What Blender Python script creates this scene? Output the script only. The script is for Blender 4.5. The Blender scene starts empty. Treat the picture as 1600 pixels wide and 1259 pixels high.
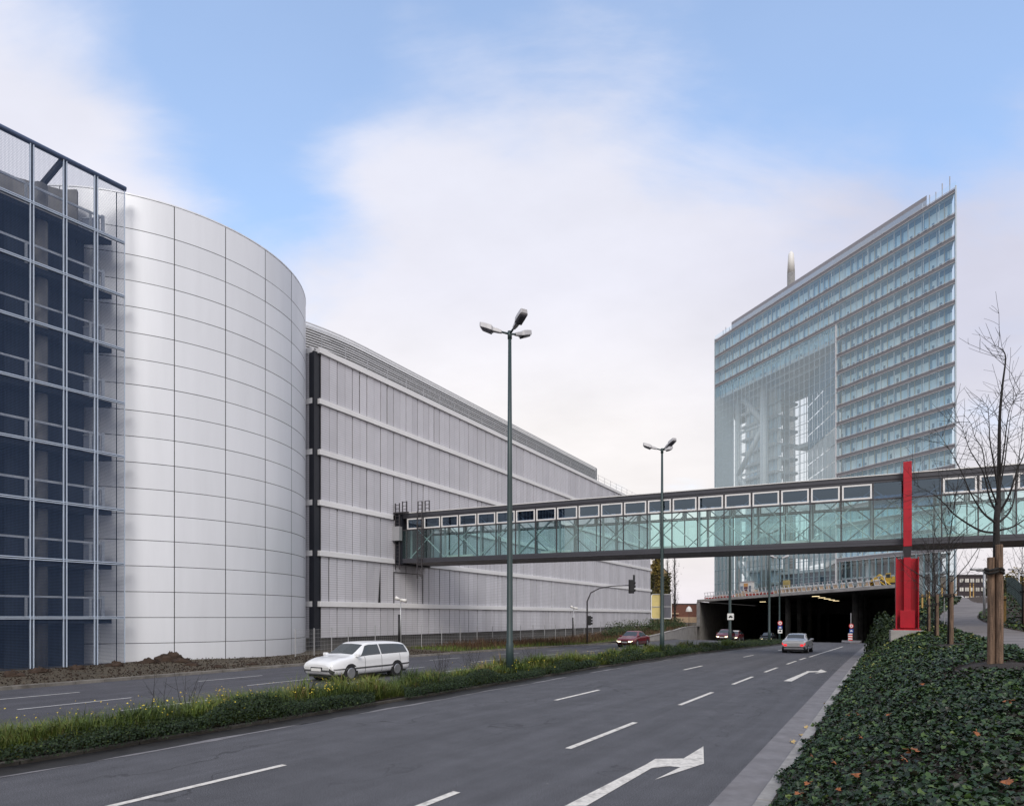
import bpy, math, random
import numpy as np
from math import sin, cos, pi, radians, sqrt, atan2, exp
random.seed(7); RNG = np.random.default_rng(11)
SC = bpy.context.scene
COL = SC.collection

# ------------------------------------------------------------------ camera
F = 1010.0; HZ = 963.0; CH = 2.5
cam_d = bpy.data.cameras.new('camera'); cam = bpy.data.objects.new('camera', cam_d); COL.objects.link(cam)
cam_d.sensor_width = 36.0; cam_d.lens = 36.0*F/1600.0
cam_d.shift_y = (HZ-629.5)/1600.0
cam_d.clip_start = 0.1; cam_d.clip_end = 9000
cam.location = (0, 0, CH); cam.rotation_euler = (pi/2, 0, 0)
SC.camera = cam

def P(x, y, Y):
    return ((x-800)/F*Y, Y, CH+(HZ-y)/F*Y)
RD = (0.521, 0.8536); RN = (0.8536, -0.521)
def ST(s, t): return (RD[0]*s+RN[0]*t, RD[1]*s+RN[1]*t)
def TS(X, Y): return (X*RD[0]+Y*RD[1], X*RN[0]+Y*RN[1])
def ground(x, y, z=0.0):
    Y = (CH-z)*F/(y-HZ); return ((x-800)/F*Y, Y)
def sstep(a, b, x):
    t = min(1, max(0, (x-a)/(b-a))); return t*t*(3-2*t)
def zr(s):
    z = -0.7*sstep(25, 100, s)
    if s > 88: z -= 0.045*(s-88)
    return z
def t_k(s):
    return -1.3-0.022*max(min(s, 95), -10)
def t_left(s): return -26.2-4.8*sstep(72, 116, s)
def Hl(s, t):
    e = t_left(s)
    base = max(zr(s), -0.8)
    k = sstep(55, 108, s)
    return base+0.10+(0.75+0.8)*k*0.95+0.08*sin(s*.31+t*.7)*min(1, max(0, (e-t)/3))*(1-k)
def B(s): return 1.55+3.1*sstep(38, 98, s)
def Hr(s, t):
    k = t_k(s); z0 = zr(s)+0.10; top = B(s)
    g = min(1, max(0, (t-k)/(1.35-k))); g = 1-(1-g)**1.7
    z = z0+(top-z0)*g
    if t > 1.35: z += 0.12*min(1, (t-1.35)/1.2)
    if t > 6.5: z += 0.10*min(t-6.5, 8)
    return z

# ------------------------------------------------------------------ helpers
class MB:
    def __init__(self): self.v = []; self.f = []; self.m = []; self.tone = []; self.smooth = False
    def add(self, vs, fs, mi=0, tone=None):
        o = len(self.v); self.v += [tuple(p) for p in vs]
        for f in fs: self.f.append(tuple(i+o for i in f)); self.m.append(mi); self.tone.append(random.random() if tone is None else tone)
        return self
    def quad(self, a, b, c, d, mi=0, tone=None): return self.add([a, b, c, d], [(0, 1, 2, 3)], mi, tone)
    def box(self, x0, x1, y0, y1, z0, z1, mi=0, tone=None):
        return self.add([(x0,y0,z0),(x1,y0,z0),(x1,y1,z0),(x0,y1,z0),(x0,y0,z1),(x1,y0,z1),(x1,y1,z1),(x0,y1,z1)],
                 [(0,3,2,1),(4,5,6,7),(0,1,5,4),(1,2,6,5),(2,3,7,6),(3,0,4,7)], mi, tone)
    def fbox(self, fr, a0, a1, b0, b1, z0, z1, mi=0, tone=None):
        """box in a frame fr(a,b)->(x,y)"""
        c = [fr(a0,b0), fr(a1,b0), fr(a1,b1), fr(a0,b1)]
        vs = [(p[0],p[1],z0) for p in c]+[(p[0],p[1],z1) for p in c]
        return self.add(vs, [(0,3,2,1),(4,5,6,7),(0,1,5,4),(1,2,6,5),(2,3,7,6),(3,0,4,7)], mi, tone)
    def prism(self, pts, z0, z1, mi=0, tone=None):
        n = len(pts); vs = [(p[0],p[1],z0) for p in pts]+[(p[0],p[1],z1) for p in pts]
        fs = [tuple(range(n-1,-1,-1)), tuple(range(n,2*n))]+[(i,(i+1)%n,n+(i+1)%n,n+i) for i in range(n)]
        return self.add(vs, fs, mi, tone)
    def tube(self, pts, rads, n=6, mi=0, caps=True, tone=None):
        pts = [np.array(p, float) for p in pts]
        if not hasattr(rads, '__len__'): rads = [rads]*len(pts)
        vs = []; ref = None
        for i, p in enumerate(pts):
            d = pts[min(i+1, len(pts)-1)]-pts[max(i-1, 0)]
            L = np.linalg.norm(d); d = d/L if L > 1e-9 else np.array([0,0,1.])
            if ref is None: ref = np.array([1,0,0.]) if abs(d[0]) < .8 else np.array([0,1.,0])
            u = np.cross(d, ref); u /= np.linalg.norm(u); w = np.cross(d, u); ref = np.cross(u, d) if False else ref
            for k in range(n):
                a = 2*pi*(k+.5)/n; vs.append(tuple(p+rads[i]*(cos(a)*u+sin(a)*w)))
        fs = []
        for i in range(len(pts)-1):
            for k in range(n):
                a = i*n+k; b = i*n+(k+1)%n; fs.append((a, b, b+n, a+n))
        if caps: fs.append(tuple(range(n-1,-1,-1))); fs.append(tuple(range((len(pts)-1)*n, len(pts)*n)))
        return self.add(vs, fs, mi, tone)
    def bar(self, a, b, w, h=None, mi=0, up=(0,0,1), tone=None):
        a = np.array(a, float); b = np.array(b, float); h = h or w
        d = b-a; d /= np.linalg.norm(d); u = np.cross(d, np.array(up, float))
        if np.linalg.norm(u) < 1e-6: u = np.cross(d, np.array([1.,0,0]))
        u /= np.linalg.norm(u); v = np.cross(u, d)
        vs = []
        for p in (a, b):
            for su, sv in ((-1,-1),(1,-1),(1,1),(-1,1)): vs.append(tuple(p+u*su*w/2+v*sv*h/2))
        return self.add(vs, [(0,1,2,3),(7,6,5,4),(0,4,5,1),(1,5,6,2),(2,6,7,3),(3,7,4,0)], mi, tone)
    def build(self, name, mats, parent=None, smooth=False, loc=None, bevel=0):
        me = bpy.data.meshes.new(name)
        off = (0,0,0)
        vs = self.v
        if loc is not None: vs = [(a-loc[0], b-loc[1], c-loc[2]) for a, b, c in vs]
        me.from_pydata(vs, [], self.f); 
        if not isinstance(mats, (list, tuple)): mats = [mats]
        for m in mats: me.materials.append(m)
        if len(mats) > 1: me.polygons.foreach_set('material_index', self.m)
        at = me.attributes.new('tone', 'FLOAT', 'FACE'); at.data.foreach_set('value', self.tone)
        if smooth: me.polygons.foreach_set('use_smooth', [True]*len(me.polygons))
        me.update()
        o = bpy.data.objects.new(name, me); COL.objects.link(o)
        if loc is not None: o.location = loc
        if parent is not None: o.parent = parent
        if bevel:
            b = o.modifiers.new('bevel', 'BEVEL'); b.width = bevel; b.segments = 2; b.limit_method = 'ANGLE'
        return o

def thing(name, label, cat, loc=(0,0,0), rotz=0, group=None):
    o = bpy.data.objects.new(name, None); COL.objects.link(o); o.empty_display_size = .2
    o.location = loc; o.rotation_euler = (0,0,rotz); o['label'] = label; o['category'] = cat; o['kind'] = 'thing'
    if group: o['group'] = group
    return o
def tag(o, label, cat, group=None, kind='thing'):
    o['label'] = label; o['category'] = cat; o['kind'] = kind
    if group: o['group'] = group
    return o
def struct(o, label=None, cat=None, kind='structure'):
    o['kind'] = kind
    if label: o['label'] = label
    if cat: o['category'] = cat
    return o
def copy_tree(o, parent=None):
    c = o.copy(); COL.objects.link(c)
    if parent is not None: c.parent = parent
    for ch in list(o.children): copy_tree(ch, c)
    return c

# ------------------------------------------------------------------ materials
def mat(name, col, rough=.7, metal=0.0, var=0.0, scale=3.0, bump=0.0, bscale=40.0, spec=.5, tone=0.0, col2=None, dirt=0.0, stretch=None, coat=0.0):
    m = bpy.data.materials.new(name); m.use_nodes = True
    nt = m.node_tree; N = nt.nodes; Lk = nt.links; p = N['Principled BSDF']
    p.inputs['Roughness'].default_value = rough; p.inputs['Metallic'].default_value = metal
    p.inputs['Specular IOR Level'].default_value = spec
    if coat: p.inputs['Coat Weight'].default_value = coat; p.inputs['Coat Roughness'].default_value = .05
    c = N.new('ShaderNodeRGB'); c.outputs[0].default_value = (*col, 1); out = c.outputs[0]
    geo = N.new('ShaderNodeNewGeometry'); vec = geo.outputs['Position']
    if stretch:
        mp = N.new('ShaderNodeMapping'); mp.inputs['Scale'].default_value = stretch; Lk.new(vec, mp.inputs[0]); vec = mp.outputs[0]
    def mixc(fac, a, b, mode='MIX'):
        x = N.new('ShaderNodeMix'); x.data_type = 'RGBA'; x.blend_type = mode
        if isinstance(fac, float): x.inputs[0].default_value = fac
        else: Lk.new(fac, x.inputs[0])
        for s, i in ((a, 6), (b, 7)):
            if isinstance(s, tuple): x.inputs[i].default_value = (*s, 1)
            else: Lk.new(s, x.inputs[i])
        return x.outputs[2]
    if tone:
        at = N.new('ShaderNodeAttribute'); at.attribute_name = 'tone'
        if col2: out = mixc(at.outputs['Fac'], out, col2)
        else:
            mr = N.new('ShaderNodeMapRange'); mr.inputs[3].default_value = 1-tone; mr.inputs[4].default_value = 1+tone
            Lk.new(at.outputs['Fac'], mr.inputs[0])
            cmb = N.new('ShaderNodeCombineXYZ')
            for i in range(3): Lk.new(mr.outputs[0], cmb.inputs[i])
            out = mixc(1.0, out, cmb.outputs[0], 'MULTIPLY')
    if var:
        n = N.new('ShaderNodeTexNoise'); n.inputs['Scale'].default_value = scale; n.inputs['Detail'].default_value = 6
        n.inputs['Roughness'].default_value = .65; Lk.new(vec, n.inputs['Vector'])
        mr = N.new('ShaderNodeMapRange'); mr.inputs[1].default_value = .3; mr.inputs[2].default_value = .7
        mr.inputs[3].default_value = 1-var; mr.inputs[4].default_value = 1+var; Lk.new(n.outputs['Fac'], mr.inputs[0])
        cmb = N.new('ShaderNodeCombineXYZ')
        for i in range(3): Lk.new(mr.outputs[0], cmb.inputs[i])
        out = mixc(1.0, out, cmb.outputs[0], 'MULTIPLY')
    if dirt:
        n = N.new('ShaderNodeTexNoise'); n.inputs['Scale'].default_value = scale*.35; n.inputs['Detail'].default_value = 8
        Lk.new(vec, n.inputs['Vector'])
        r = N.new('ShaderNodeMapRange'); r.inputs[1].default_value = .5; r.inputs[2].default_value = .75; r.inputs[4].default_value = dirt
        Lk.new(n.outputs['Fac'], r.inputs[0]); out = mixc(r.outputs[0], out, (.06,.05,.04))
    Lk.new(out, p.inputs['Base Color'])
    if bump:
        n = N.new('ShaderNodeTexNoise'); n.inputs['Scale'].default_value = bscale; n.inputs['Detail'].default_value = 4; Lk.new(geo.outputs['Position'], n.inputs['Vector'])
        b = N.new('ShaderNodeBump'); b.inputs['Strength'].default_value = bump; b.inputs['Distance'].default_value = .02
        Lk.new(n.outputs['Fac'], b.inputs['Height']); Lk.new(b.outputs[0], p.inputs['Normal'])
    return m

def glass(name, tint, refl0=.06, refl1=.75, rough=.01, power=3.5, gtint=(1,1,1), diff=0.0, dcol=(.6,.7,.72)):
    m = bpy.data.materials.new(name); m.use_nodes = True; nt = m.node_tree; N = nt.nodes; Lk = nt.links
    N.remove(N['Principled BSDF']); out = N['Material Output']
    tr = N.new('ShaderNodeBsdfTransparent'); tr.inputs[0].default_value = (*tint, 1)
    gl = N.new('ShaderNodeBsdfGlossy'); gl.inputs['Roughness'].default_value = rough; gl.inputs['Color'].default_value = (*gtint, 1)
    lw = N.new('ShaderNodeLayerWeight'); lw.inputs['Blend'].default_value = .5
    pw = N.new('ShaderNodeMath'); pw.operation = 'POWER'; pw.inputs[1].default_value = power; Lk.new(lw.outputs['Facing'], pw.inputs[0])
    mr = N.new('ShaderNodeMapRange'); mr.inputs[3].default_value = refl0; mr.inputs[4].default_value = refl1; Lk.new(pw.outputs[0], mr.inputs[0])
    a = tr.outputs[0]
    if diff:
        df = N.new('ShaderNodeBsdfDiffuse'); df.inputs[0].default_value = (*dcol, 1)
        m1 = N.new('ShaderNodeMixShader'); m1.inputs[0].default_value = diff; Lk.new(a, m1.inputs[1]); Lk.new(df.outputs[0], m1.inputs[2]); a = m1.outputs[0]
    mx = N.new('ShaderNodeMixShader'); Lk.new(mr.outputs[0], mx.inputs[0]); Lk.new(a, mx.inputs[1]); Lk.new(gl.outputs[0], mx.inputs[2])
    Lk.new(mx.outputs[0], out.inputs['Surface']); return m

def emis(name, col, strength):
    m = bpy.data.materials.new(name); m.use_nodes = True; p = m.node_tree.nodes['Principled BSDF']
    p.inputs['Base Color'].default_value = (*col, 1); p.inputs['Emission Color'].default_value = (*col, 1); p.inputs['Emission Strength'].default_value = strength
    return m

def lines_mat(name, col, dark, freq, axis=2, duty=.25, rough=.5, metal=0.0, tone=.05, bump=.3, alpha=None):
    """fine horizontal slats: a wave in world height that drives colour and bump"""
    m = mat(name, col, rough, metal, var=.06, scale=.6, tone=tone); nt = m.node_tree; N = nt.nodes; Lk = nt.links; p = N['Principled BSDF']
    geo = N.new('ShaderNodeNewGeometry'); sp = N.new('ShaderNodeSeparateXYZ'); Lk.new(geo.outputs['Position'], sp.inputs[0])
    mu = N.new('ShaderNodeMath'); mu.operation = 'MULTIPLY'; mu.inputs[1].default_value = freq; Lk.new(sp.outputs[axis], mu.inputs[0])
    fr = N.new('ShaderNodeMath'); fr.operation = 'FRACT'; Lk.new(mu.outputs[0], fr.inputs[0])
    lt = N.new('ShaderNodeMath'); lt.operation = 'LESS_THAN'; lt.inputs[1].default_value = duty; Lk.new(fr.outputs[0], lt.inputs[0])
    src = p.inputs['Base Color'].links[0].from_socket
    mx = N.new('ShaderNodeMix'); mx.data_type = 'RGBA'; Lk.new(lt.outputs[0], mx.inputs[0]); Lk.new(src, mx.inputs[6]); mx.inputs[7].default_value = (*dark, 1)
    Lk.new(mx.outputs[2], p.inputs['Base Color'])
    b = N.new('ShaderNodeBump'); b.inputs['Strength'].default_value = bump; b.inputs['Distance'].default_value = .02; Lk.new(fr.outputs[0], b.inputs['Height']); Lk.new(b.outputs[0], p.inputs['Normal'])
    return m

M = {}
def asphalt(name, col):
    m = mat(name, col, .78, var=.16, scale=1.1, bump=.45, bscale=150, spec=.35)
    nt = m.node_tree; N = nt.nodes; Lk = nt.links; p = N['Principled BSDF']
    src = p.inputs['Base Color'].links[0].from_socket
    geo = N.new('ShaderNodeNewGeometry')
    # aggregate speckle
    v = N.new('ShaderNodeTexNoise'); v.inputs['Scale'].default_value = 60; v.inputs['Detail'].default_value = 2; Lk.new(geo.outputs['Position'], v.inputs['Vector'])
    r = N.new('ShaderNodeMapRange'); r.inputs[1].default_value = .35; r.inputs[2].default_value = .68; r.inputs[3].default_value = .5; r.inputs[4].default_value = 1.65; Lk.new(v.outputs['Fac'], r.inputs[0])
    # wheel tracks along the road: bands across t
    mp = N.new('ShaderNodeMapping'); mp.vector_type = 'POINT'
    mp.inputs['Rotation'].default_value = (0,0,atan2(RD[0], RD[1])); Lk.new(geo.outputs['Position'], mp.inputs[0])
    mp2 = N.new('ShaderNodeMapping'); mp2.inputs['Scale'].default_value = (1.0,.035,1); Lk.new(mp.outputs[0], mp2.inputs[0])
    w = N.new('ShaderNodeTexNoise'); w.inputs['Scale'].default_value = 1.4; w.inputs['Detail'].default_value = 5; w.inputs['Roughness'].default_value = .7; Lk.new(mp2.outputs[0], w.inputs['Vector'])
    r2 = N.new('ShaderNodeMapRange'); r2.inputs[1].default_value = .35; r2.inputs[2].default_value = .65; r2.inputs[3].default_value = .86; r2.inputs[4].default_value = 1.15; Lk.new(w.outputs['Fac'], r2.inputs[0])
    mm = N.new('ShaderNodeMath'); mm.operation = 'MULTIPLY'; Lk.new(r.outputs[0], mm.inputs[0]); Lk.new(r2.outputs[0], mm.inputs[1])
    c = N.new('ShaderNodeCombineXYZ')
    for i in range(3): Lk.new(mm.outputs[0], c.inputs[i])
    x = N.new('ShaderNodeMix'); x.data_type = 'RGBA'; x.blend_type = 'MULTIPLY'; x.inputs[0].default_value = 1; Lk.new(src, x.inputs[6]); Lk.new(c.outputs[0], x.inputs[7])
    # small pale scuffs
    s = N.new('ShaderNodeTexVoronoi'); s.inputs['Scale'].default_value = 1.6; s.inputs['Randomness'].default_value = 1; Lk.new(geo.outputs['Position'], s.inputs['Vector'])
    l = N.new('ShaderNodeMath'); l.operation = 'LESS_THAN'; l.inputs[1].default_value = .045; Lk.new(s.outputs['Distance'], l.inputs[0])
    l2 = N.new('ShaderNodeMath'); l2.operation = 'MULTIPLY'; l2.inputs[1].default_value = .45; Lk.new(l.outputs[0], l2.inputs[0])
    y = N.new('ShaderNodeMix'); y.data_type = 'RGBA'; Lk.new(l2.outputs[0], y.inputs[0]); Lk.new(x.outputs[2], y.inputs[6]); y.inputs[7].default_value = (.2,.19,.18,1)
    nz = N.new('ShaderNodeTexNoise'); nz.inputs['Scale'].default_value = .7; nz.inputs['Detail'].default_value = 6; Lk.new(geo.outputs['Position'], nz.inputs['Vector'])
    ad = N.new('ShaderNodeMix'); ad.data_type = 'RGBA'; ad.blend_type = 'LINEAR_LIGHT'; ad.inputs[0].default_value = .9; Lk.new(mp2.outputs[0], ad.inputs[6]); Lk.new(nz.outputs['Color'], ad.inputs[7])
    vc = N.new('ShaderNodeTexVoronoi'); vc.feature = 'DISTANCE_TO_EDGE'; vc.inputs['Scale'].default_value = .33; Lk.new(ad.outputs[2], vc.inputs['Vector'])
    lc = N.new('ShaderNodeMath'); lc.operation = 'LESS_THAN'; lc.inputs[1].default_value = .006; Lk.new(vc.outputs['Distance'], lc.inputs[0])
    nm = N.new('ShaderNodeTexNoise'); nm.inputs['Scale'].default_value = .25; Lk.new(geo.outputs['Position'], nm.inputs['Vector'])
    rm = N.new('ShaderNodeMapRange'); rm.inputs[1].default_value = .45; rm.inputs[2].default_value = .6; rm.inputs[4].default_value = .65; Lk.new(nm.outputs['Fac'], rm.inputs[0])
    mc = N.new('ShaderNodeMath'); mc.operation = 'MULTIPLY'; Lk.new(lc.outputs[0], mc.inputs[0]); Lk.new(rm.outputs[0], mc.inputs[1])
    z_ = N.new('ShaderNodeMix'); z_.data_type = 'RGBA'; Lk.new(mc.outputs[0], z_.inputs[0]); Lk.new(y.outputs[2], z_.inputs[6]); z_.inputs[7].default_value = (.03,.03,.032,1)
    # oil and tyre staining in broad irregular patches
    st = N.new('ShaderNodeTexNoise'); st.inputs['Scale'].default_value = 2.6; st.inputs['Detail'].default_value = 7; st.inputs['Roughness'].default_value = .7; Lk.new(mp2.outputs[0], st.inputs['Vector'])
    sr = N.new('ShaderNodeMapRange'); sr.inputs[1].default_value = .55; sr.inputs[2].default_value = .72; sr.inputs[4].default_value = .2; Lk.new(st.outputs['Fac'], sr.inputs[0])
    q_ = N.new('ShaderNodeMix'); q_.data_type = 'RGBA'; Lk.new(sr.outputs[0], q_.inputs[0]); Lk.new(z_.outputs[2], q_.inputs[6]); q_.inputs[7].default_value = (.05,.049,.052,1)
    Lk.new(q_.outputs[2], p.inputs['Base Color']); return m
M['asphalt'] = asphalt('asphalt', (.086,.085,.092))
M['asphalt_old'] = asphalt('asphalt_old', (.074,.073,.083))
M['gutter'] = mat('gutter_concrete', (.19,.18,.185), .85, var=.22, scale=2.2, bump=.35, bscale=90, dirt=.35)
M['gutter_dark'] = mat('wet_shaded_gutter', (.026,.024,.023), .6, var=.4, scale=3, bump=.4)  # wet colour, darkened further for shade under the overhanging plants
M['kerb'] = mat('kerb_stone', (.30,.285,.27), .85, var=.2, scale=5, bump=.3, bscale=60, tone=.12, dirt=.4)
M['kerb_old'] = mat('kerb_stone_old', (.20,.185,.165), .9, var=.3, scale=4, bump=.4, bscale=60, tone=.15, dirt=.6)
M['kerb_dirt_shade'] = mat('dirty_shaded_kerb', (.075,.068,.058), .92, var=.45, scale=3, bump=.5, bscale=50, tone=.3, dirt=.7)  # dirt plus shade of the overhanging plants, both in the colour
M['paint'] = mat('road_paint', (.68,.64,.58), .7, var=.2, scale=14, bump=.35, bscale=90, dirt=.55)
M['paint_old'] = mat('road_paint_old', (.55,.54,.53), .7, var=.2, scale=8, dirt=.3)
M['soil'] = mat('soil', (.046,.029,.020), .95, var=.45, scale=2.5, bump=.9, bscale=14)
M['mulch'] = mat('mulch', (.022,.015,.012), .95, var=.5, scale=9, bump=1, bscale=35)
M['verge'] = mat('verge_soil', (.07,.055,.035), .95, var=.4, scale=1.2, bump=.7, bscale=12)
M['path'] = mat('path_concrete', (.16,.143,.138), .8, var=.42, scale=.9, bump=.25, bscale=25, dirt=.35, stretch=(.5,2.2,1))
M['concrete'] = mat('concrete', (.34,.32,.30), .85, var=.18, scale=1.5, bump=.25, bscale=20, dirt=.3)
M['concrete_raw'] = mat('raw_concrete', (.22,.215,.21), .85, var=.2, scale=1.2, bump=.2, bscale=15, dirt=.25)
M['concrete_dark'] = mat('dark_concrete', (.10,.098,.095), .9, var=.3, scale=.8, dirt=.5)
M['clad'] = mat('pale_metal_panel', (.755,.77,.805), .45, metal=.22, tone=.035, var=.035, scale=1.1, spec=.45, stretch=(1,1,.12))
M['joint'] = mat('dark_joint', (.02,.02,.022), .8, var=.1)
M['band'] = mat('pale_band', (.80,.79,.79), .5, var=.05, scale=.5, tone=.02)
M['screen'] = lines_mat('slatted_screen', (.62,.61,.645), (.47,.46,.495), 6.0, duty=.24, rough=.6, metal=.05, tone=.10, bump=.15)
M['navy'] = mat('dark_blue_metal', (.012,.014,.022), .5, var=.1)
M['louvre'] = mat('roof_louvre', (.58,.58,.59), .45, metal=.4, tone=.05, var=.05)
M['wingframe'] = mat('galvanised_frame', (.50,.58,.70), .5, metal=.0, var=.06)
M['handrail'] = mat('pale_handrail', (.52,.56,.62), .4, metal=.3, var=.05)
M['steel_dark'] = mat('dark_steel', (.055,.05,.055), .45, var=.1, scale=1)
M['fascia'] = mat('bridge_fascia', (.055,.055,.066), .42, var=.08, scale=.7)
M['soffit'] = mat('bridge_soffit', (.30,.28,.28), .7, var=.08)
M['white_frame'] = mat('white_window_frame', (.78,.76,.74), .4, var=.03)
M['brace'] = mat('brace_steel', (.58,.62,.62), .4, var=.04)
M['red'] = mat('red_paint', (.40,.008,.020), .42, var=.16, scale=1.6, spec=.35, bump=.1, bscale=18)
M['pole_green'] = mat('dark_green_pole', (.028,.05,.05), .42, var=.1, scale=2)
M['lamp_grey'] = mat('lamp_housing', (.46,.45,.46), .4, var=.05)
M['lamp_lens'] = mat('lamp_lens', (.07,.07,.085), .2, var=.1)
M['black'] = mat('black_plastic', (.012,.012,.013), .5, var=.1)
M['rubber'] = mat('tyre_rubber', (.015,.015,.016), .85, var=.1)
M['alu'] = mat('alloy_rim', (.5,.5,.52), .3, metal=.8)
M['yellow_back'] = mat('sign_back_yellow', (.62,.50,.20), .6, var=.12, scale=2.5)
M['grey_back'] = mat('sign_back_grey', (.10,.10,.12), .6, var=.15, scale=3)
M['sign_white'] = mat('sign_white', (.80,.79,.76), .4, var=.03)
M['sign_red'] = mat('sign_red', (.60,.03,.03), .4, var=.03)
M['sign_blue'] = mat('sign_blue', (.03,.07,.30), .4, var=.03)
M['wood_stake'] = mat('weathered_stake', (.15,.095,.062), .85, var=.75, scale=5, bump=.7, bscale=40, stretch=(7,7,.5))
M['wood_yellow'] = mat('fresh_stake', (.50,.31,.10), .8, var=.2, scale=5)
M['bark'] = mat('dark_bark', (.022,.019,.018), .9, var=.3, scale=12, bump=.5, bscale=60)
M['strap'] = mat('tree_tie', (.02,.018,.016), .9, var=.1)
M['glass_bridge'] = glass('bridge_glass', (.68,.87,.86), .10, .8, power=3.0, gtint=(.9,1,1), diff=.03, dcol=(.45,.66,.66))
M['glass_window'] = glass('clerestory_glass', (.26,.36,.50), .14, .8, power=3.0, gtint=(.62,.80,1))
M['glass_tower'] = glass('tower_glass', (.84,.96,1.0), .17, .85, power=2.8, gtint=(.72,.90,1.0), diff=.0, dcol=(.5,.7,.85))
M['glass_atrium'] = glass('atrium_glass', (.88,.94,.96), .19, .9, power=2.5, gtint=(.80,.93,1.0), diff=.0, dcol=(.75,.8,.82))
M['glass_lobby'] = glass('lobby_glass', (.80,.90,.92), .07, .8, power=3.2)
M['slab_edge'] = mat('slab_edge', (.68,.67,.67), .6, var=.08)
M['spandrel'] = mat('spandrel_louvre', (.21,.20,.21), .5, var=.08)
M['tower_white'] = mat('white_steel', (.80,.80,.79), .5, var=.05)
M['timber'] = mat('timber_frame', (.62,.50,.36), .6, var=.1)
M['office'] = mat('office_glazing', (.52,.74,.88), .12, tone=.5, col2=(.96,.96,.92), spec=.6)
M['office_dark'] = mat('office_dark_glazing', (.05,.085,.13), .06, tone=.5, col2=(.10,.16,.24), spec=.8)
M['blue_shade_glass'] = mat('blue_glass_and_shade', (.09,.22,.38), .2, tone=.5, col2=(.17,.32,.46), spec=.8)  # deep blue; on office storeys it paints the shade under each slab
M['fin'] = mat('teal_grey_fin', (.22,.31,.35), .45, metal=.2, var=.05)
M['silver'] = mat('sky_reflection_glass', (.80,.82,.84), .25, metal=.25, tone=.12)  # pale colour stands in for bright sky mirrored in the glass
M['mullion'] = mat('pale_mullion', (.52,.58,.62), .4, metal=.3, var=.03)
M['brick'] = mat('far_brick', (.16,.07,.05), .9, var=.2, scale=2)
M['brick_dark'] = mat('dark_brick', (.045,.035,.04), .8, var=.15, scale=1)
M['white_wall'] = mat('white_window', (.62,.6,.55), .4, tone=.3)
M['tan_wall'] = mat('tan_render', (.30,.22,.12), .9, var=.2, scale=.6)
M['sand_block'] = mat('sandstone_block', (.50,.36,.24), .9, var=.2, scale=2, tone=.2)
M['barrier_red'] = mat('red_barrier', (.50,.05,.04), .6, var=.1)
M['yellow'] = mat('machine_yellow', (.55,.36,.05), .5, var=.15, scale=2)
M['galv'] = mat('galvanised', (.45,.45,.46), .45, metal=.5, var=.06)
M['headlight'] = emis('headlight', (1,.86,.58), 2.2)
M['taillight'] = emis('taillight', (.9,.02,.03), .8)
M['tunnel_lamp'] = emis('tunnel_lamp', (1,.80,.45), 3.0)
M['white_small'] = mat('white_paint_small', (.75,.73,.69), .5, var=.05)

# ------------------------------------------------------------------ setting: roads, kerbs, ground
def strip(name, ta, tb, s0, s1, ds, za, zb, m, label=None, cat=None, kind='structure', nt=1):
    """sheet between t=ta(s) and t=tb(s)"""
    mb = MB(); n = max(1, int(round((s1-s0)/ds))); rows = []
    for i in range(n+1):
        s = s0+(s1-s0)*i/n; a = ta(s) if callable(ta) else ta; b = tb(s) if callable(tb) else tb
        row = []
        for k in range(nt+1):
            t = a+(b-a)*k/nt; x, y = ST(s, t)
            z = (za(s, t) if callable(za) else zr(s)+za)
            if not callable(za) and zb is not None: z = zr(s)+za+(zb-za)*k/nt
            row.append((x, y, z))
        rows.append(row)
    vs = [p for r in rows for p in r]; w = nt+1
    fs = [(i*w+k, i*w+k+1, (i+1)*w+k+1, (i+1)*w+k) for i in range(n) for k in range(nt)]
    mb.add(vs, fs); o = mb.build(name, m, smooth=True); o['kind'] = kind
    if label: o['label'] = label
    if cat: o['category'] = cat
    return o
MED_R = lambda s: -12.0+1.1*sstep(38, 76, s)
MED_L = lambda s: -15.3-0.0*s
gut_in = lambda s: t_k(s)-0.74
strip('road', lambda s: MED_R(s) if s < 79 else -15.3, gut_in, -70, 230, 3, 0.0, None, M['asphalt'], 'dark grey carriageway with white dashes and arrows', 'road', nt=8)
strip('opposite_road', t_left, MED_L, -70, 230, 3, 0.0, None, M['asphalt_old'], 'oncoming carriageway behind the grassy central strip', 'road', nt=4)
def kerb_strip(name, ta, tb, s0, s1, h, m, label, seg=1.0):
    mb = MB(); s = s0
    while s < s1-.01:
        e = min(s+seg, s1); g = .006
        q = []
        for ss in (s+g, e-g):
            for t in (ta(ss), tb(ss)):
                x, y = ST(ss, t); q.append((x, y, zr(ss)))
        dz = random.uniform(-.006, .006)
        lo = [(a, b, c-.15) for a, b, c in q]; hi = [(a, b, c+h+dz) for a, b, c in q]
        mb.add(lo+hi, [(4,5,7,6), (0,4,6,2), (1,3,7,5), (0,1,5,4), (2,6,7,3)])
        s = e
    o = mb.build(name, m, bevel=.012); struct(o, label, 'kerb'); return o
strip('gutter', gut_in, lambda s: t_k(s)-.2, -20, 120, 2.5, 0.004, None, M['gutter'], 'pale concrete gutter beside the right kerb', 'gutter')
kerb_strip('kerb', lambda s: t_k(s)-.2, lambda s: t_k(s)+.0, -12, 110, .09, M['kerb'], 'pale kerb stones along the ivy bank')
strip('gutter', lambda s: MED_R(s)-.82, lambda s: MED_R(s)+.02, -30, 79, 2.5, 0.003, None, M['gutter_dark'], 'wet gutter with painted shade beside the central strip', 'gutter')
kerb_strip('kerb', lambda s: MED_R(s)-.97, lambda s: MED_R(s)-.80, -30, 79, .07, M['kerb_dirt_shade'], 'low dirty kerb with painted shade along the central strip')
kerb_strip('kerb', lambda s: MED_L(s), lambda s: MED_L(s)+.16, -30, 79, .10, M['kerb_old'], 'low kerb on the far side of the central strip')
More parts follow.
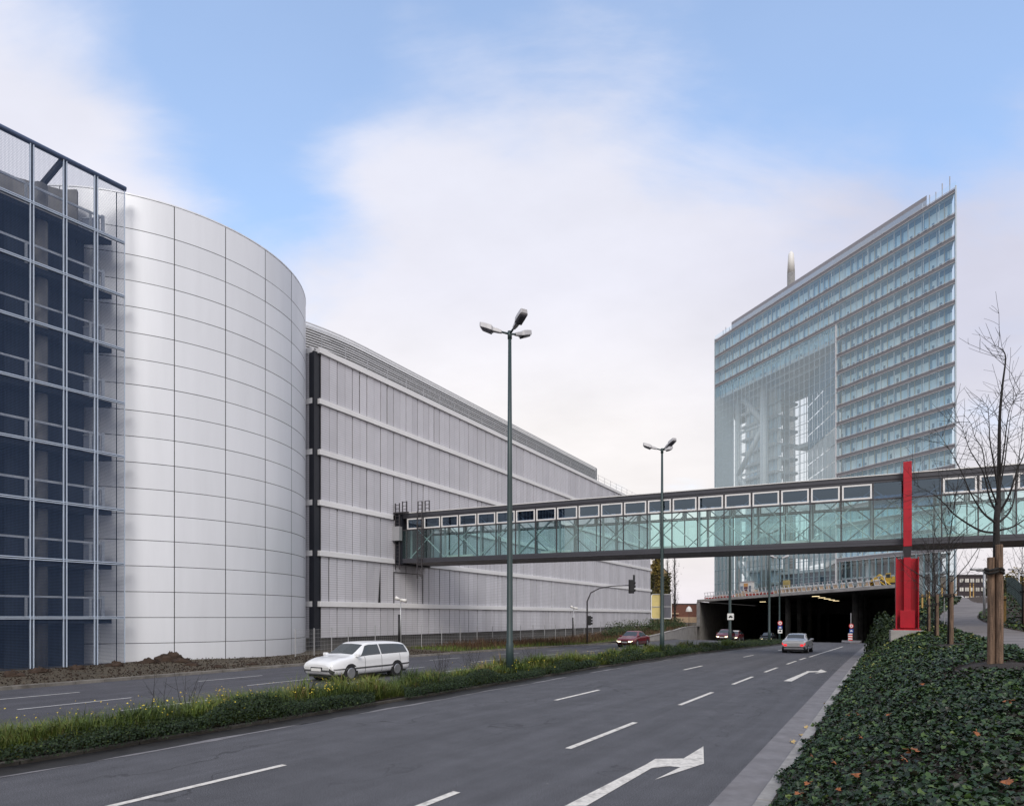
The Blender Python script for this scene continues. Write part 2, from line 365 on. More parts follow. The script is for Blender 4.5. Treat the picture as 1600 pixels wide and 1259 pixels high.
kerb_strip('kerb', lambda s: t_left(s)-.18, lambda s: t_left(s), -30, 112, .12, M['kerb_old'], 'weathered kerb along the left verge')
strip('median', MED_L, lambda s: MED_R(s)-.95, -30, 79, 2.5, lambda s, t: zr(s)+.10, None, M['verge'], 'soil of the central strip', 'median', nt=2)
# pale worn line where asphalt meets the dark gutter
strip('gutter', lambda s: MED_R(s)-.03+.05*sin(s*1.3)+.03*sin(s*3.7), lambda s: MED_R(s)+.07+.05*sin(s*.9+1)+.03*sin(s*4.1), -30, 79, .4, 0.007, None, M['gutter'], 'thin pale edge where the asphalt meets the dark gutter', 'gutter')

mk_id = 0
def marking(s0, s1, t0, w, m, z=.008):
    mb = MB(); n = max(1, int((s1-s0)/1.5)); 
    for i in range(n):
        a = s0+(s1-s0)*i/n; b = s0+(s1-s0)*(i+1)/n
        q = []
        for ss, t in ((a, t0-w/2), (a, t0+w/2), (b, t0+w/2), (b, t0-w/2)):
            x, y = ST(ss, t); q.append((x, y, zr(ss)+z))
        mb.add(q, [(0,1,2,3)])
    o = mb.build('lane_dash', m); o['kind'] = 'structure'; return o
for i in range(-1, 6): marking(4.1+13.05*i, 7.3+13.05*i, -8.95, .13, M['paint'])
for a, b in ((-10,-6.5), (-3,.5), (3.8, 7.45), (11.0, 14.55), (18.05, 21.65), (24.6, 28.2), (30.9, 34.2), (37.2, 40.6), (42.0, 44.8)): marking(a, b, -5.47, .13, M['paint'])
marking(46, 72, -5.4, .13, M['paint'])
for i in range(-2, 7):
    marking(5.6+7.1*i+2.3, 8.5+7.1*i+2.3, -23.35, .11, M['paint_old'])
    marking(7.9+7.1*i, 10.9+7.1*i, -20.4, .11, M['paint_old'])
    marking(9.2+7.1*i, 12.2+7.1*i, -17.85, .11, M['paint_old'])
def arrow(ds):
    px = [(1018,1199),(1046,1196),(1063,1197.5),(1023,1217),(1100,1192),(1099,1165),(1068,1184),(1024,1184.5),(1008,1194)]
    pts = [ground(x, y, .012) for x, y in px]
    st = [TS(*p) for p in pts]
    sh0 = (5.3, -3.92); sh1 = (5.3, -3.62)
    st = st[:1]+st[1:]  # head + bend, then the shaft back along the lane
    poly = [sh1]+st+[sh0]
    vs = []
    for s, t in poly:
        x, y = ST(s+ds, t-.02*(ds > 0)*8); vs.append((x, y, zr(s+ds)+.009))
    mb = MB(); mb.add(vs, [tuple(range(len(vs)))]); o = mb.build('turn_arrow', M['paint']); o['kind'] = 'structure'
arrow(0); arrow(21.6)

# left ground (verge) and right bank
def tgrid(name, tl, s_list, Hf, m, label, cat):
    mb = MB(); rows = []
    for s in s_list:
        ts = tl(s); rows.append([(*ST(s, t), Hf(s, t)) for t in ts])
    w = len(rows[0]); vs = [p for r in rows for p in r]
    fs = [(i*w+k, i*w+k+1, (i+1)*w+k+1, (i+1)*w+k) for i in range(len(rows)-1) for k in range(w-1)]
    mb.add(vs, fs); o = mb.build(name, m, smooth=True); struct(o, label, cat); return o
sl = list(np.arange(-70, 116, 2.0))+[118, 125, 140, 170, 230]
tgrid('verge', lambda s: [t_left(s)-.17-d for d in (0,.6,1.4,2.5,4,6,8,11,16,30,60,120)][::-1], sl, Hl, M['verge'], 'rough soil and weeds of the left verge', 'verge')
PATH_L = lambda s: 2.35-.35*exp(-((s-56)/9)**2)+2.5*sstep(55, 86, s)+2.5*sstep(78, 125, s)
PATH_R = lambda s: PATH_L(s)+3.0-.75*exp(-((s-54)/13)**2)
tgrid('embankment', lambda s: [t_k(s)+(1.35-t_k(s))*k/9 for k in range(10)]+[1.9, PATH_L(s), PATH_R(s), PATH_R(s)+1, 9.5, 13, 20, 34, 60, 120],
      list(np.arange(-20, 130, 1.5))+[140, 160, 200, 230], Hr, M['soil'], 'dark soil bank right of the road', 'embankment')
strip('path', PATH_L, PATH_R, -10, 128, 1.5, lambda s, t: Hr(s, t)+.035, None, M['path'], 'pale concrete footpath curving up the bank', 'path', nt=4)
mb = MB(); mb.box(-4000, 4000, -300, 6000, -9, -8.6); g = mb.build('ground', M['verge']); struct(g, 'flat land reaching the horizon', 'ground')
mb = MB()   # land behind the tunnel, level with the verge, out to the horizon
c = [ST(180, -420), ST(180, -31.5), ST(420, -31.5), ST(420, 8), ST(3500, 900), ST(3500, -3500)]
mb.add([(x, y, .15) for x, y in c], [tuple(range(6))]); struct(mb.build('far_ground', M['verge']), 'distant flat land beyond the tunnel', 'ground')

# retaining wall on the left before the portal
mb = MB()
for i in range(20):
    s0 = 72+i*2.05; s1 = s0+2.05
    q = []
    for s in (s0, s1):
        for t in (t_left(s)-.20, t_left(s)-.55):
            x, y = ST(s, t); top = Hl(s, t)+.12; q.append(((x, y, zr(s)-.4), (x, y, top)))
    vs = [q[0][0], q[1][0], q[3][0], q[2][0], q[0][1], q[1][1], q[3][1], q[2][1]]
    mb.add(vs, [(0,1,5,4), (2,3,7,6), (4,5,6,7), (0,4,7,3), (1,2,6,5)])
w = mb.build('retaining_wall', M['concrete']); tag(w, 'stained low concrete retaining wall rising toward the tunnel mouth on the left', 'retaining wall')

# ------------------------------------------------------------------ round stair drum with pale panels
DC = (-23.78, 42.93); DR = 9.6; DA0 = -1.2444; DD = 0.2805; DTOP = 24.7
drum = thing('stair_drum', 'round tower clad in pale metal panels with dark joints, left of the slatted block', 'building', (DC[0], DC[1], -.15))
def ring_pt(a, r, z): return (DC[0]+r*cos(a), DC[1]+r*sin(a), z)
rows = [-.12, 1.09]+[1.09+1.365*i for i in range(1, 17)]+[DTOP]
mb = MB()
for k in range(-8, 15):
    a0 = DA0+DD*k; a1 = a0+DD; g = .020/DR
    if k == 14: a1 = DA0+DD*-8+2*pi
    for j in range(len(rows)-1):
        z0 = rows[j]+.016; z1 = rows[j+1]-.016; n = 8; vs = []; dr = random.uniform(-.004, .004)
        for i in range(n+1):
            a = a0+g+(a1-a0-2*g)*i/n
            vs += [ring_pt(a, DR+dr, z0), ring_pt(a, DR+dr, z1)]
        mb.add(vs, [(2*i, 2*i+2, 2*i+3, 2*i+1) for i in range(n)], 0, random.random())
mb.build('panel_cladding', M['clad'], drum, loc=None, smooth=True)
for o in drum.children: o.location = (-DC[0], -DC[1], .15)
mb = MB(); n = 96
mb.prism([(DR-.05)*np.array([cos(2*pi*i/n), sin(2*pi*i/n)]) for i in range(n)], -.3, DTOP-.05+.15)
mb.build('core_wall', M['joint'], drum)
mb = MB(); vs = []
for i in range(n):
    a = 2*pi*i/n
    vs += [((DR+.02)*cos(a), (DR+.02)*sin(a), DTOP+.15), ((DR-.6)*cos(a), (DR-.6)*sin(a), DTOP+.15), ((DR-.6)*cos(a), (DR-.6)*sin(a), DTOP+.22), ((DR+.02)*cos(a), (DR+.02)*sin(a), DTOP+.22)]
fs = []
for i in range(n):
    for k in range(4): fs.append((4*i+k, 4*((i+1) % n)+k, 4*((i+1) % n)+(k+1) % 4, 4*i+(k+1) % 4))
mb.add(vs, fs); mb.build('coping', M['clad'], drum, smooth=False)

# ------------------------------------------------------------------ meshed garage wing
WD = (.586, .810); WN = (.810, -.586); W0 = (-19.95, 33.3)
def WF(q, w): return (W0[0]-WD[0]*q+WN[0]*w, W0[1]-WD[1]*q+WN[1]*w)   # q runs toward the camera, w outward
wing = thing('parking_garage', 'dark open parking deck behind a blue grey mesh front, at the left edge', 'building', (*WF(6, -3), -.1))
WL = (-WF(6, -3)[0], -WF(6, -3)[1], .1)
def wpart(mb, name, m, parent=wing, **k):
    o = mb.build(name, m, parent, **k)
    if parent is wing: o.location = WL
    return o
ZW = [-.15]+[2.45+2.752*i for i in range(8)]; ZTOP = 24.46; PW = 1.345; NQ = 14
# mesh material: real see-through woven metal
def mesh_mat(name, opac, col=(.20,.26,.36), sc=22.0):
    m = bpy.data.materials.new(name); m.use_nodes = True; nt = m.node_tree; N = nt.nodes; Lk = nt.links; p = N['Principled BSDF']
    p.inputs['Base Color'].default_value = (*col, 1); p.inputs['Metallic'].default_value = .5; p.inputs['Roughness'].default_value = .45
    geo = N.new('ShaderNodeNewGeometry'); d = N.new('ShaderNodeVectorMath'); d.operation = 'DOT_PRODUCT'; d.inputs[1].default_value = (*WD, 0); Lk.new(geo.outputs['Position'], d.inputs[0])
    sp = N.new('ShaderNodeSeparateXYZ'); Lk.new(geo.outputs['Position'], sp.inputs[0])
    outs = []
    for src, f in ((d.outputs['Value'], sc), (sp.outputs[2], sc*.72)):
        mu = N.new('ShaderNodeMath'); mu.operation = 'MULTIPLY'; mu.inputs[1].default_value = f; Lk.new(src, mu.inputs[0])
        fr = N.new('ShaderNodeMath'); fr.operation = 'FRACT'; Lk.new(mu.outputs[0], fr.inputs[0])
        lt = N.new('ShaderNodeMath'); lt.operation = 'LESS_THAN'; lt.inputs[1].default_value = opac; Lk.new(fr.outputs[0], lt.inputs[0]); outs.append(lt.outputs[0])
    mx = N.new('ShaderNodeMath'); mx.operation = 'MAXIMUM'; Lk.new(outs[0], mx.inputs[0]); Lk.new(outs[1], mx.inputs[1])
    Lk.new(mx.outputs[0], p.inputs['Alpha']); return m
M['mesh'] = mesh_mat('woven_mesh', .17, (.06,.10,.19), 20.0)
M['wingdark'] = mat('shaded_concrete', (.026,.034,.050), .9, var=.3, scale=.8)  # concrete darkened to stand in for shade inside the decks
for j in range(len(ZW)):
    z0 = ZW[j]; z1 = ZW[j+1] if j+1 < len(ZW) else ZTOP
    mb = MB(); mb.quad((*WF(0,.02), z0+.05), (*WF(NQ*PW,.02), z0+.05), (*WF(NQ*PW,.02), z1-.05), (*WF(0,.02), z1-.05))
    wpart(mb, 'mesh_screen', M['mesh'])
# frames round each mesh bay: two thin flats either side of every post line and rail line
for i in range(NQ+1):
    q = i*PW; mb = MB()
    zt = ZTOP
    if i: mb.fbox(WF, q-.085, q-.045, -.05, .06, -.15, zt); mb.fbox(WF, q+.045, q+.085, -.05, .06, -.15, zt); mb.fbox(WF, q-.05, q+.05, -.12, -.02, -.15, zt, 1)
    else: mb.fbox(WF, .0, .03, -.02, .05, -.15, zt)
    wpart(mb, 'frame_post', [M['wingframe'], M['navy']])
for j in range(1, len(ZW)):
    mb = MB(); z = ZW[j]
    mb.fbox(WF, .03, NQ*PW, -.03, .07, z+.022, z+.062); mb.fbox(WF, .03, NQ*PW, -.03, .07, z-.062, z-.022); mb.fbox(WF, .03, NQ*PW, -.10, -.04, z-.05, z+.05, 1)
    wpart(mb, 'frame_rail', [M['wingframe'], M['navy']])
mb = MB(); mb.tube([(*WF(-.05,-.02), ZTOP+.06), (*WF(NQ*PW,-.02), ZTOP+.06)], .13, 10); wpart(mb, 'top_rail', mat('blue_steel_tube', (.10,.14,.24), .4, .3, var=.1), smooth=True)
for j in range(1, len(ZW)):   # decks, with the tapering balcony end beside the drum
    z = ZW[j]; mb = MB()
    tip = WF(.55, -.18); a = WF(1.3, -1.1)
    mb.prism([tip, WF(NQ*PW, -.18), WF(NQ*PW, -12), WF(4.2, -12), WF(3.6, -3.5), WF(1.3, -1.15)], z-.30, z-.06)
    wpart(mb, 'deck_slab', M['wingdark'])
    if j < len(ZW):
        r = MB(); zz = z+1.0
        r.fbox(WF, .95, NQ*PW, -.42, -.35, zz-.05, zz+.05)
        q = 1.45
        while q < NQ*PW: r.fbox(WF, q-.05, q+.05, -.40, -.34, z-.05, zz-.05); q += 2*PW
        r.fbox(WF, .80, .95, -.42, -.35, z-.05, zz+.12); r.bar((*WF(.9,-.4), zz), (*WF(1.5,-1.25), zz-.02), .05)
        wpart(r, 'deck_railing', M['handrail'])
        pnl = MB(); pnl.quad((*WF(.97,-.5), z), (*WF(1.5,-1.25), z), (*WF(1.5,-1.25), zz-.05), (*WF(.97,-.5), zz-.05)); wpart(pnl, 'railing_panel', mat('railing_mesh_panel', (.30,.33,.40), .6, .2, var=.1) if j == 1 else bpy.data.materials['railing_mesh_panel'])
for q in (3.4, 7.4, 11.4, 15.4):
    mb = MB(); c = WF(q, -.80); n = 20
    mb.tube([(c[0], c[1], -.2), (c[0], c[1], 23.2 if q < 5 else 22.0)], .27, 20); wpart(mb, 'column', M['concrete_raw'], smooth=True)
mb = MB(); c = WF(3.4, -.80); mb.bar((c[0], c[1], 23.15), (*WF(2.75,-.05), ZTOP+.0), .22, .16); wpart(mb, 'rail_strut', M['navy'])
mb = MB(); mb.fbox(WF, 1.42, 4.7, -1.30, -1.18, -.2, 21.55); mb.fbox(WF, 4.6, 4.7, -11.9, -1.31, -.2, 21.55); mb.fbox(WF, 4.7, NQ*PW, -12.2, -11.9, -.2, 21.9); mb.fbox(WF, NQ*PW-.3, NQ*PW-.01, -11.9, -.3, -.2, 21.5); wpart(mb, 'rear_and_screen_wall', M['wingdark'])  # foremost box is an added dark screen in place of interior shade
mb = MB()
pl = [WF(1.75,-1.15), WF(2.2,-1.8), WF(4.0,-2.6), WF(7,-3.0), WF(7,-3.3), WF(3.9,-2.9), WF(2.0,-2.1), WF(1.6,-1.4)]
mb.prism(pl, 21.3, 24.0); wpart(mb, 'parapet_wall', M['concrete_raw'])
mb = MB(); mb.fbox(WF, 2.0, 2.75, -1.9, -1.8, .0, 2.1); wpart(mb, 'side_door', M['handrail'])
for j in range(8):   # stair flights and pale inner wall beside the drum seen through the mesh
    pass

# ------------------------------------------------------------------ long slatted block
FO = (-13.98, 46.0); FU = (.4946, .8691); FW = (.8691, -.4946)
def FF(u, w): return (FO[0]+FU[0]*u+FW[0]*w, FO[1]+FU[1]*u+FW[1]*w)
FL = 77.6; BZ = [3.41, 7.04, 10.66, 14.29, 17.92, 21.55]
blk = thing('slatted_block', 'long grey slatted building with pale horizontal bands and a rounded rooftop screen', 'building', (*FF(FL/2, -10), 0))
BL = (-FF(FL/2, -10)[0], -FF(FL/2, -10)[1], 0)
def bpart(mb, name, m, parent=blk, **k):
    o = mb.build(name, m, parent, **k)
    if parent is blk: o.location = BL
    return o
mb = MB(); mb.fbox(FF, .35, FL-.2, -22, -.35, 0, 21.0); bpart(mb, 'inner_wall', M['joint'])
mb = MB(); mb.fbox(FF, .1, FL, -22, -.25, -.6, .95); bpart(mb, 'plinth', M['concrete_dark'])
levels = [.97]+BZ
EXC = (5.35, 10.9)   # bridge joins here
for j in range(6):
    z0 = levels[j]+(.20 if j else 0); z1 = levels[j+1]-.22
    mb = MB(); u = .55; k = 0
    while u < FL-.3:
        wd = min(.80, FL-.1-u); gap = .085 if k % 2 else .035
        if random.random() < .10: gap = .11
        tilt = random.uniform(-.012, .012)
        skip = (j in (2,) and False)
        a = FF(u, tilt); b = FF(u+wd-gap, random.uniform(-.012, .012))
        ia = FF(u, -.06); ib = FF(u+wd-gap, -.06)
        if j == 5 and 62.4 < u < 64.6:
            if len(mb.f): bpart(mb, 'slat_screen', M['screen']); mb = MB()
            u += .80; k += 1; continue
        zz0 = z0
        mb.add([(*a, zz0), (*b, zz0), (*b, z1), (*a, z1), (*ia, zz0), (*ib, zz0), (*ib, z1), (*ia, z1)], [(0,1,2,3), (0,3,7,4), (1,5,6,2), (3,2,6,7), (0,4,5,1)], 0, random.random())
        u += .80; k += 1
    bpart(mb, 'slat_screen', M['screen'])
    # return side
    mb = MB(); mb.fbox(FF, .02, .08, -9, -.62, z0, z1); bpart(mb, 'side_screen', M['screen'])
for j, z in enumerate(BZ):
    mb = MB()
    if j in (2, 1): # interrupted where the bridge meets the wall
        mb.fbox(FF, .30, 8.3 if j == 2 else 8.5, -.3, .14, z-.20, z+.19); mb.fbox(FF, 13.0 if j == 2 else 12.3, FL+.1, -.3, .14, z-.20, z+.19)
    else: mb.fbox(FF, .30, FL+.1, -.3, .14, z-.20, z+.19)
    bpart(mb, 'pale_band', M['band'], bevel=.02)
    mb = MB(); mb.fbox(FF, -.06, .02, -9, -.30, z-.20, z+.19); mb.fbox(FF, .02, .16, -.62, -.33, z-.20, z+.19); bpart(mb, 'side_band', M['band'])
mb = MB(); mb.fbox(FF, -.02, .52, -.62, -.12, .3, 21.45); bpart(mb, 'corner_recess', M['navy'])
mb = MB(); mb.fbox(FF, .1, FL-.1, -21.8, -.4, 21.05, 21.35); bpart(mb, 'roof', M['concrete_dark'])
mb = MB(); mb.fbox(FF, 62.5, 64.5, -.30, -.22, 18.2, 21.2); mb.fbox(FF, 62.5, 62.58, -.25, -.05, 18.2, 21.2, 1); mb.fbox(FF, 63.6, 63.68, -.25, -.05, 18.2, 21.2, 1)
bpart(mb, 'window', [M['office_dark'], M['white_frame']])
# tilted loose panel below the bridge and vertical dark slot
mb = MB(); vs = [(*FF(6.55,.05), 3.62), (*FF(6.8,.05), 3.62), (*FF(6.8,.05), 6.4)]
mb.add(vs, [(0,1,2)]); bpart(mb, 'open_joint', M['joint'])
mb = MB(); mb.fbox(FF, 8.45, 8.52, .03, .06, 3.62, 6.2); mb.fbox(FF, 12.3, 12.37, .03, .06, 3.62, 6.2); mb.fbox(FF, 8.52, 12.3, .03, .06, 6.13, 6.2); bpart(mb, 'gate_frame', M['steel_dark'])
# rooftop louvre screen: stadium curve, stacked slats
def screen_path(inset=0.0):
    pts = []; w0 = -4.0-inset; R = 9.0-inset
    ua, ub = 9.5, 62.0
    for i in range(0, 15):   # rounded near end
        a = radians(90+ (1-i/14)*75); 
        pts.append((ua+ (R+6)*cos(a), w0-R+R*sin(a)))
    pts.append((ub, w0))
    for i in range(1, 13):
        a = radians(90-i*90/12); pts.append((ub+2.6*cos(a), w0-2.6+2.6*sin(a)))
    pts.append((ub+2.6, -16))
    return pts
sp = screen_path(); nsl = 22
mb = MB()
for j in range(nsl):
    z = 21.5+.10+j*(4.45/nsl)
    for a, b in zip(sp[:-1], sp[1:]):
        p = FF(*a); q = FF(*b)
        pa = FF(a[0], a[1]-.14); qa = FF(b[0], b[1]-.14)
        mb.add([(*p, z), (*q, z), (*qa, z+.04), (*pa, z+.04), (*p, z+.105), (*q, z+.105), (*qa, z+.115), (*pa, z+.115)], [(0,1,2,3), (4,7,6,5), (0,4,5,1), (2,6,7,3)])
bpart(mb, 'louvre_screen', M['louvre'])
sb = screen_path(.35); mb = MB()
for a, b in zip(sb[:-1], sb[1:]): mb.quad((*FF(*a), 21.4), (*FF(*b), 21.4), (*FF(*b), 25.75), (*FF(*a), 25.75))
bpart(mb, 'plant_room_wall', M['concrete_dark'])
# roof-edge railing: posts and wires
u = .7; rail = MB()
while u < FL: rail.fbox(FF, u-.02, u+.02, -.14, -.10, 21.74, 22.75); u += 2.4
for z in (22.2, 22.72): rail.fbox(FF, .7, FL, -.13, -.11, z, z+.02)
bpart(rail, 'roof_railing', M['galv'])
def ladder(mb, base_fr, a, b, z0, z1, wid=.45, cage=None):
    """rails at (a,b) and (a+wid,b)"""
    for k in (0, wid): mb.fbox(base_fr, a+k-.04, a+k+.04, b-.035, b+.035, z0, z1)
    z = z0+.2
    while z < z1: mb.fbox(base_fr, a, a+wid, b-.02, b+.02, z-.02, z+.02); z += .3
mb = MB(); ladder(mb, FF, 75.6, .1, 20.9, 23.6, .5); ladder(mb, FF, 76.9, .1, 20.9, 23.2, .5); bpart(mb, 'roof_ladder', M['steel_dark'])
mb = MB(); mb.fbox(FF, 68.0, 68.9, .02, .05, 7.3, 9.3); bpart(mb, 'dark_vent', M['black'])

# ------------------------------------------------------------------ glass footbridge
BO = (-7.17, 52.5); BV = (.887, -.4615); BW = (.4615, .887); BAY = 1.678
def BF(v, w): return (BO[0]+BV[0]*v+BW[0]*w, BO[1]+BV[1]*v+BW[1]*w)
V0, V1 = -2.62, 58.0; WB = 3.8
bz = lambda v: 0.0
Z_T, Z_F, Z_C, Z_G, Z_B = 10.84, 10.44, 9.48, 7.15, 6.78
brg = thing('glass_footbridge', 'enclosed glass footbridge with white clerestory windows crossing above the road', 'footbridge', (*BF(25, WB/2), Z_B))
BRL = (-BF(25, WB/2)[0], -BF(25, WB/2)[1], -Z_B)
def camber(mb):   # the whole bridge falls very slightly toward the right
    mb.v = [(x, y, z+.12-.0085*((x-BO[0])*BV[0]+(y-BO[1])*BV[1])) for x, y, z in mb.v]
def gpart(mb, name, m, parent=brg, **k):
    camber(mb)
    o = mb.build(name, m, parent, **k)
    if parent is brg: o.location = BRL
    return o
mb = MB(); mb.fbox(BF, V0, V1, -.10, WB+.10, 10.58, Z_T); gpart(mb, 'roof', M['fascia'])
mb = MB(); mb.fbox(BF, V0, V1, -.16, -.02, Z_T, Z_T+.05); gpart(mb, 'roof_flashing', M['white_frame'])
mb = MB(); mb.fbox(BF, V0, V1, -.05, 0.05, Z_F, 10.58); mb.fbox(BF, V0, V1, WB-.05, WB+.05, Z_F, 10.58); gpart(mb, 'head_beam', M['fascia'])
mb = MB(); mb.fbox(BF, V0, V1, 0.0, WB, Z_G-.12, Z_G-.02); gpart(mb, 'floor', M['concrete_raw'])
for w0, w1 in ((-.08, .08), (WB-.08, WB+.08)):
    mb = MB(); mb.fbox(BF, V0, V1, w0, w1, Z_B, Z_G-.20); mb.fbox(BF, V0, V1, w0-.03, w1+.03, Z_B, Z_B+.07); mb.fbox(BF, V0, V1, w0-.02, w1+.02, Z_G-.20, Z_G-.02); gpart(mb, 'bottom_beam', M['fascia'])
mb = MB(); mb.fbox(BF, V0, V1, .08, WB-.08, Z_B+.02, Z_G-.12); gpart(mb, 'soffit', M['soffit'])
pw_y = 20   # bay index beside the red support
nb = int((V1-0)/BAY)
for side, ww in (('front', 0.0), ('back', WB)):
    mb = MB(); mb.quad((*BF(V0+.05, ww), Z_G-.02), (*BF(V1, ww), Z_G-.02), (*BF(V1, ww), Z_C), (*BF(V0+.05, ww), Z_C)); gpart(mb, 'glass_wall', M['glass_bridge'])
    mb = MB()
    for k in range(-1, nb+1):
        v = k*BAY; mb.fbox(BF, v-.028, v+.028, ww-.055, ww+.055, Z_B+.08, Z_F)
    mb.fbox(BF, V0, V1, ww-.03, ww+.03, Z_C-.04, Z_C+.04); gpart(mb, 'mullion', M['steel_dark'])
for k in range(-1, nb):
    for ww in (0.0, WB):
        v0 = k*BAY+.06; v1 = (k+1)*BAY-.06; s = -1 if ww == 0 else 1
        if k in (19, 20):   # plain panes beside the red support
            mb = MB(); mb.quad((*BF(v0-.03, ww), Z_C+.04), (*BF(v1+.03, ww), Z_C+.04), (*BF(v1+.03, ww), Z_F), (*BF(v0-.03, ww), Z_F)); gpart(mb, 'fixed_pane', M['glass_window']); continue
        mb = MB(); f = .09
        a, b = ww-.05, ww+.07
        if ww: a, b = ww-.07, ww+.05
        mb.fbox(BF, v0, v1, a, b, Z_C+.06, Z_C+.06+f); mb.fbox(BF, v0, v1, a, b, Z_F-.03-f, Z_F-.03)
        mb.fbox(BF, v0, v0+f, a, b, Z_C+.06+f, Z_F-.03-f); mb.fbox(BF, v1-f, v1, a, b, Z_C+.06+f, Z_F-.03-f)
        fr = gpart(mb, 'clerestory_window', M['white_frame'])
        if ww == 0:
            mb = MB(); mb.quad((*BF(v0+f, ww+.01), Z_C+.06+f), (*BF(v1-f, ww+.01), Z_C+.06+f), (*BF(v1-f, ww+.01), Z_F-.03-f), (*BF(v0+f, ww+.01), Z_F-.03-f))
            camber(mb); o = mb.build('pane', M['glass_window'], fr)
for side, ww in ((0, .45), (1, WB-.45)):
    for k in range(-1, nb-1, 2):
        mb = MB(); a, b = k*BAY, (k+2)*BAY
        if side: a += BAY; b += BAY
        if b > V1: continue
        mb.tube([(*BF(a, ww), Z_G+.05), (*BF(b, ww), Z_F-.25)], .038, 6); mb.tube([(*BF(a, ww+.06), Z_F-.25), (*BF(b, ww+.06), Z_G+.05)], .038, 6); gpart(mb, 'cross_brace', M['brace'])
    for k in range(-1, nb, 2):
        mb = MB(); mb.fbox(BF, k*BAY-.06, k*BAY+.06, ww+.10, ww+.22, Z_G, Z_F-.1); gpart(mb, 'truss_post', M['galv'])
    mb = MB(); mb.fbox(BF, V0, V1, ww-.06, ww+.06, Z_F-.2, Z_F-.05); gpart(mb, 'truss_chord', M['steel_dark'])
for k in range(1, nb, 5):
    mb = MB(); mb.fbox(BF, k*BAY, k*BAY+2.4, .9, 1.15, Z_G+.02, Z_G+.22); gpart(mb, 'convector', M['white_small'])
mb = MB(); mb.fbox(BF, V0-.05, V0+.55, -.15, WB+.15, Z_B-.1, Z_T+.06); gpart(mb, 'end_frame', M['navy'])
mb = MB(); ladder(mb, BF, V0+.02, -.34, 6.25, 11.7, .42); ladder(mb, BF, V0+.75, -.34, Z_T+.1, 11.8, .42)
mb.fbox(BF, V0-.2, V0+1.3, -.5, -.2, Z_T+.02, Z_T+.10); gpart(mb, 'access_ladder', M['steel_dark'])
mb = MB(); mb.fbox(BF, V0-.35, V0+.62, -.62, -.22, 8.6, 9.75); gpart(mb, 'equipment_box', M['galv'])
mb = MB(); ladder(mb, BF, -.42, -.30, 5.45, 10.9, .46); gpart(mb, 'access_ladder', M['steel_dark'])
mb = MB(); ladder(mb, BF, -.35, -.3+WB*.0, Z_T+.05, 11.7, .40); ladder(mb, BF, .35, -.3, Z_T+.05, 11.7, .40); gpart(mb, 'ladder_hoop', M['steel_dark'])

# ------------------------------------------------------------------ red support
vp = 35.15-1.75
for it in range(60):   # place on the bridge's front so that its foot stands on the bank beside the kerb
    pass
RX, RY = 22.35, 36.55
def RF(a, b): return (RX+a, RY+b)
red = thing('bridge_support', 'bright red steel support holding up the glass footbridge beside the road', 'bridge support', (RX, RY, 1.72))
def rpart(mb, name, m, **k):
    o = mb.build(name, m, red, **k); o.location = (-RX, -RY, -1.72); return o
bd = np.array(BV); bn = np.array(BW)
def RF(a, b): return (RX+bd[0]*a+bn[0]*b, RY+bd[1]*a+bn[1]*b)
mb = MB(); mb.fbox(RF, -.205, .205, -.25, .05, 6.45, 11.22); rpart(mb, 'upper_post', M['red'], bevel=.015)
mb = MB(); mb.add([(*RF(-.20,-.22),6.45),(*RF(.20,-.22),6.45),(*RF(.20,.6),6.45),(*RF(-.20,.6),6.45),(*RF(-.16,-.05),5.85),(*RF(.16,-.05),5.85),(*RF(.16,.3),5.85),(*RF(-.16,.3),5.85)],[(0,1,2,3),(4,7,6,5),(0,4,5,1),(1,5,6,2),(2,6,7,3),(3,7,4,0)]); rpart(mb, 'bearing', M['steel_dark'])
mb = MB(); mb.fbox(RF, -.56, -.50, -.10, .55, 1.80, 5.85); mb.fbox(RF, .50, .56, -.10, .55, 1.80, 5.85); mb.fbox(RF, -.50, .50, .30, .36, 1.80, 5.80)
mb.fbox(RF, -.17, .17, -.06, .30, 1.80, 5.84); rpart(mb, 'lower_post', M['red'], bevel=.01)
mb = MB(); mb.fbox(RF, -.36, .36, -.16, -.06, 1.86, 2.85); rpart(mb, 'shoe_plate', M['red'], bevel=.01)
mb = MB(); mb.fbox(RF, -.68, .62, -.45, .62, 1.74, 1.80); rpart(mb, 'base_plate', M['red'])
mb = MB(); mb.fbox(RF, -.85, .75, -.62, .8, .2, 1.74); rpart(mb, 'plinth', M['concrete'], bevel=.03)
for z in (7.3, 10.3):
    mb = MB(); mb.fbox(RF, -.215, .215, -.262, -.18, z, z+.05); rpart(mb, 'weld_band', M['red'])
for a in (-.58, -.42, .42, .54):
    for b in (-.36, .50): mb = MB(); mb.tube([(*RF(a,b),1.795), (*RF(a,b),1.85)], .035, 6); rpart(mb, 'bolt', M['steel_dark'])
mb = MB(); mb.fbox(RF, -.12, .12, .05, 5.0, 10.72, 10.84); rpart(mb, 'top_arm', M['steel_dark'])

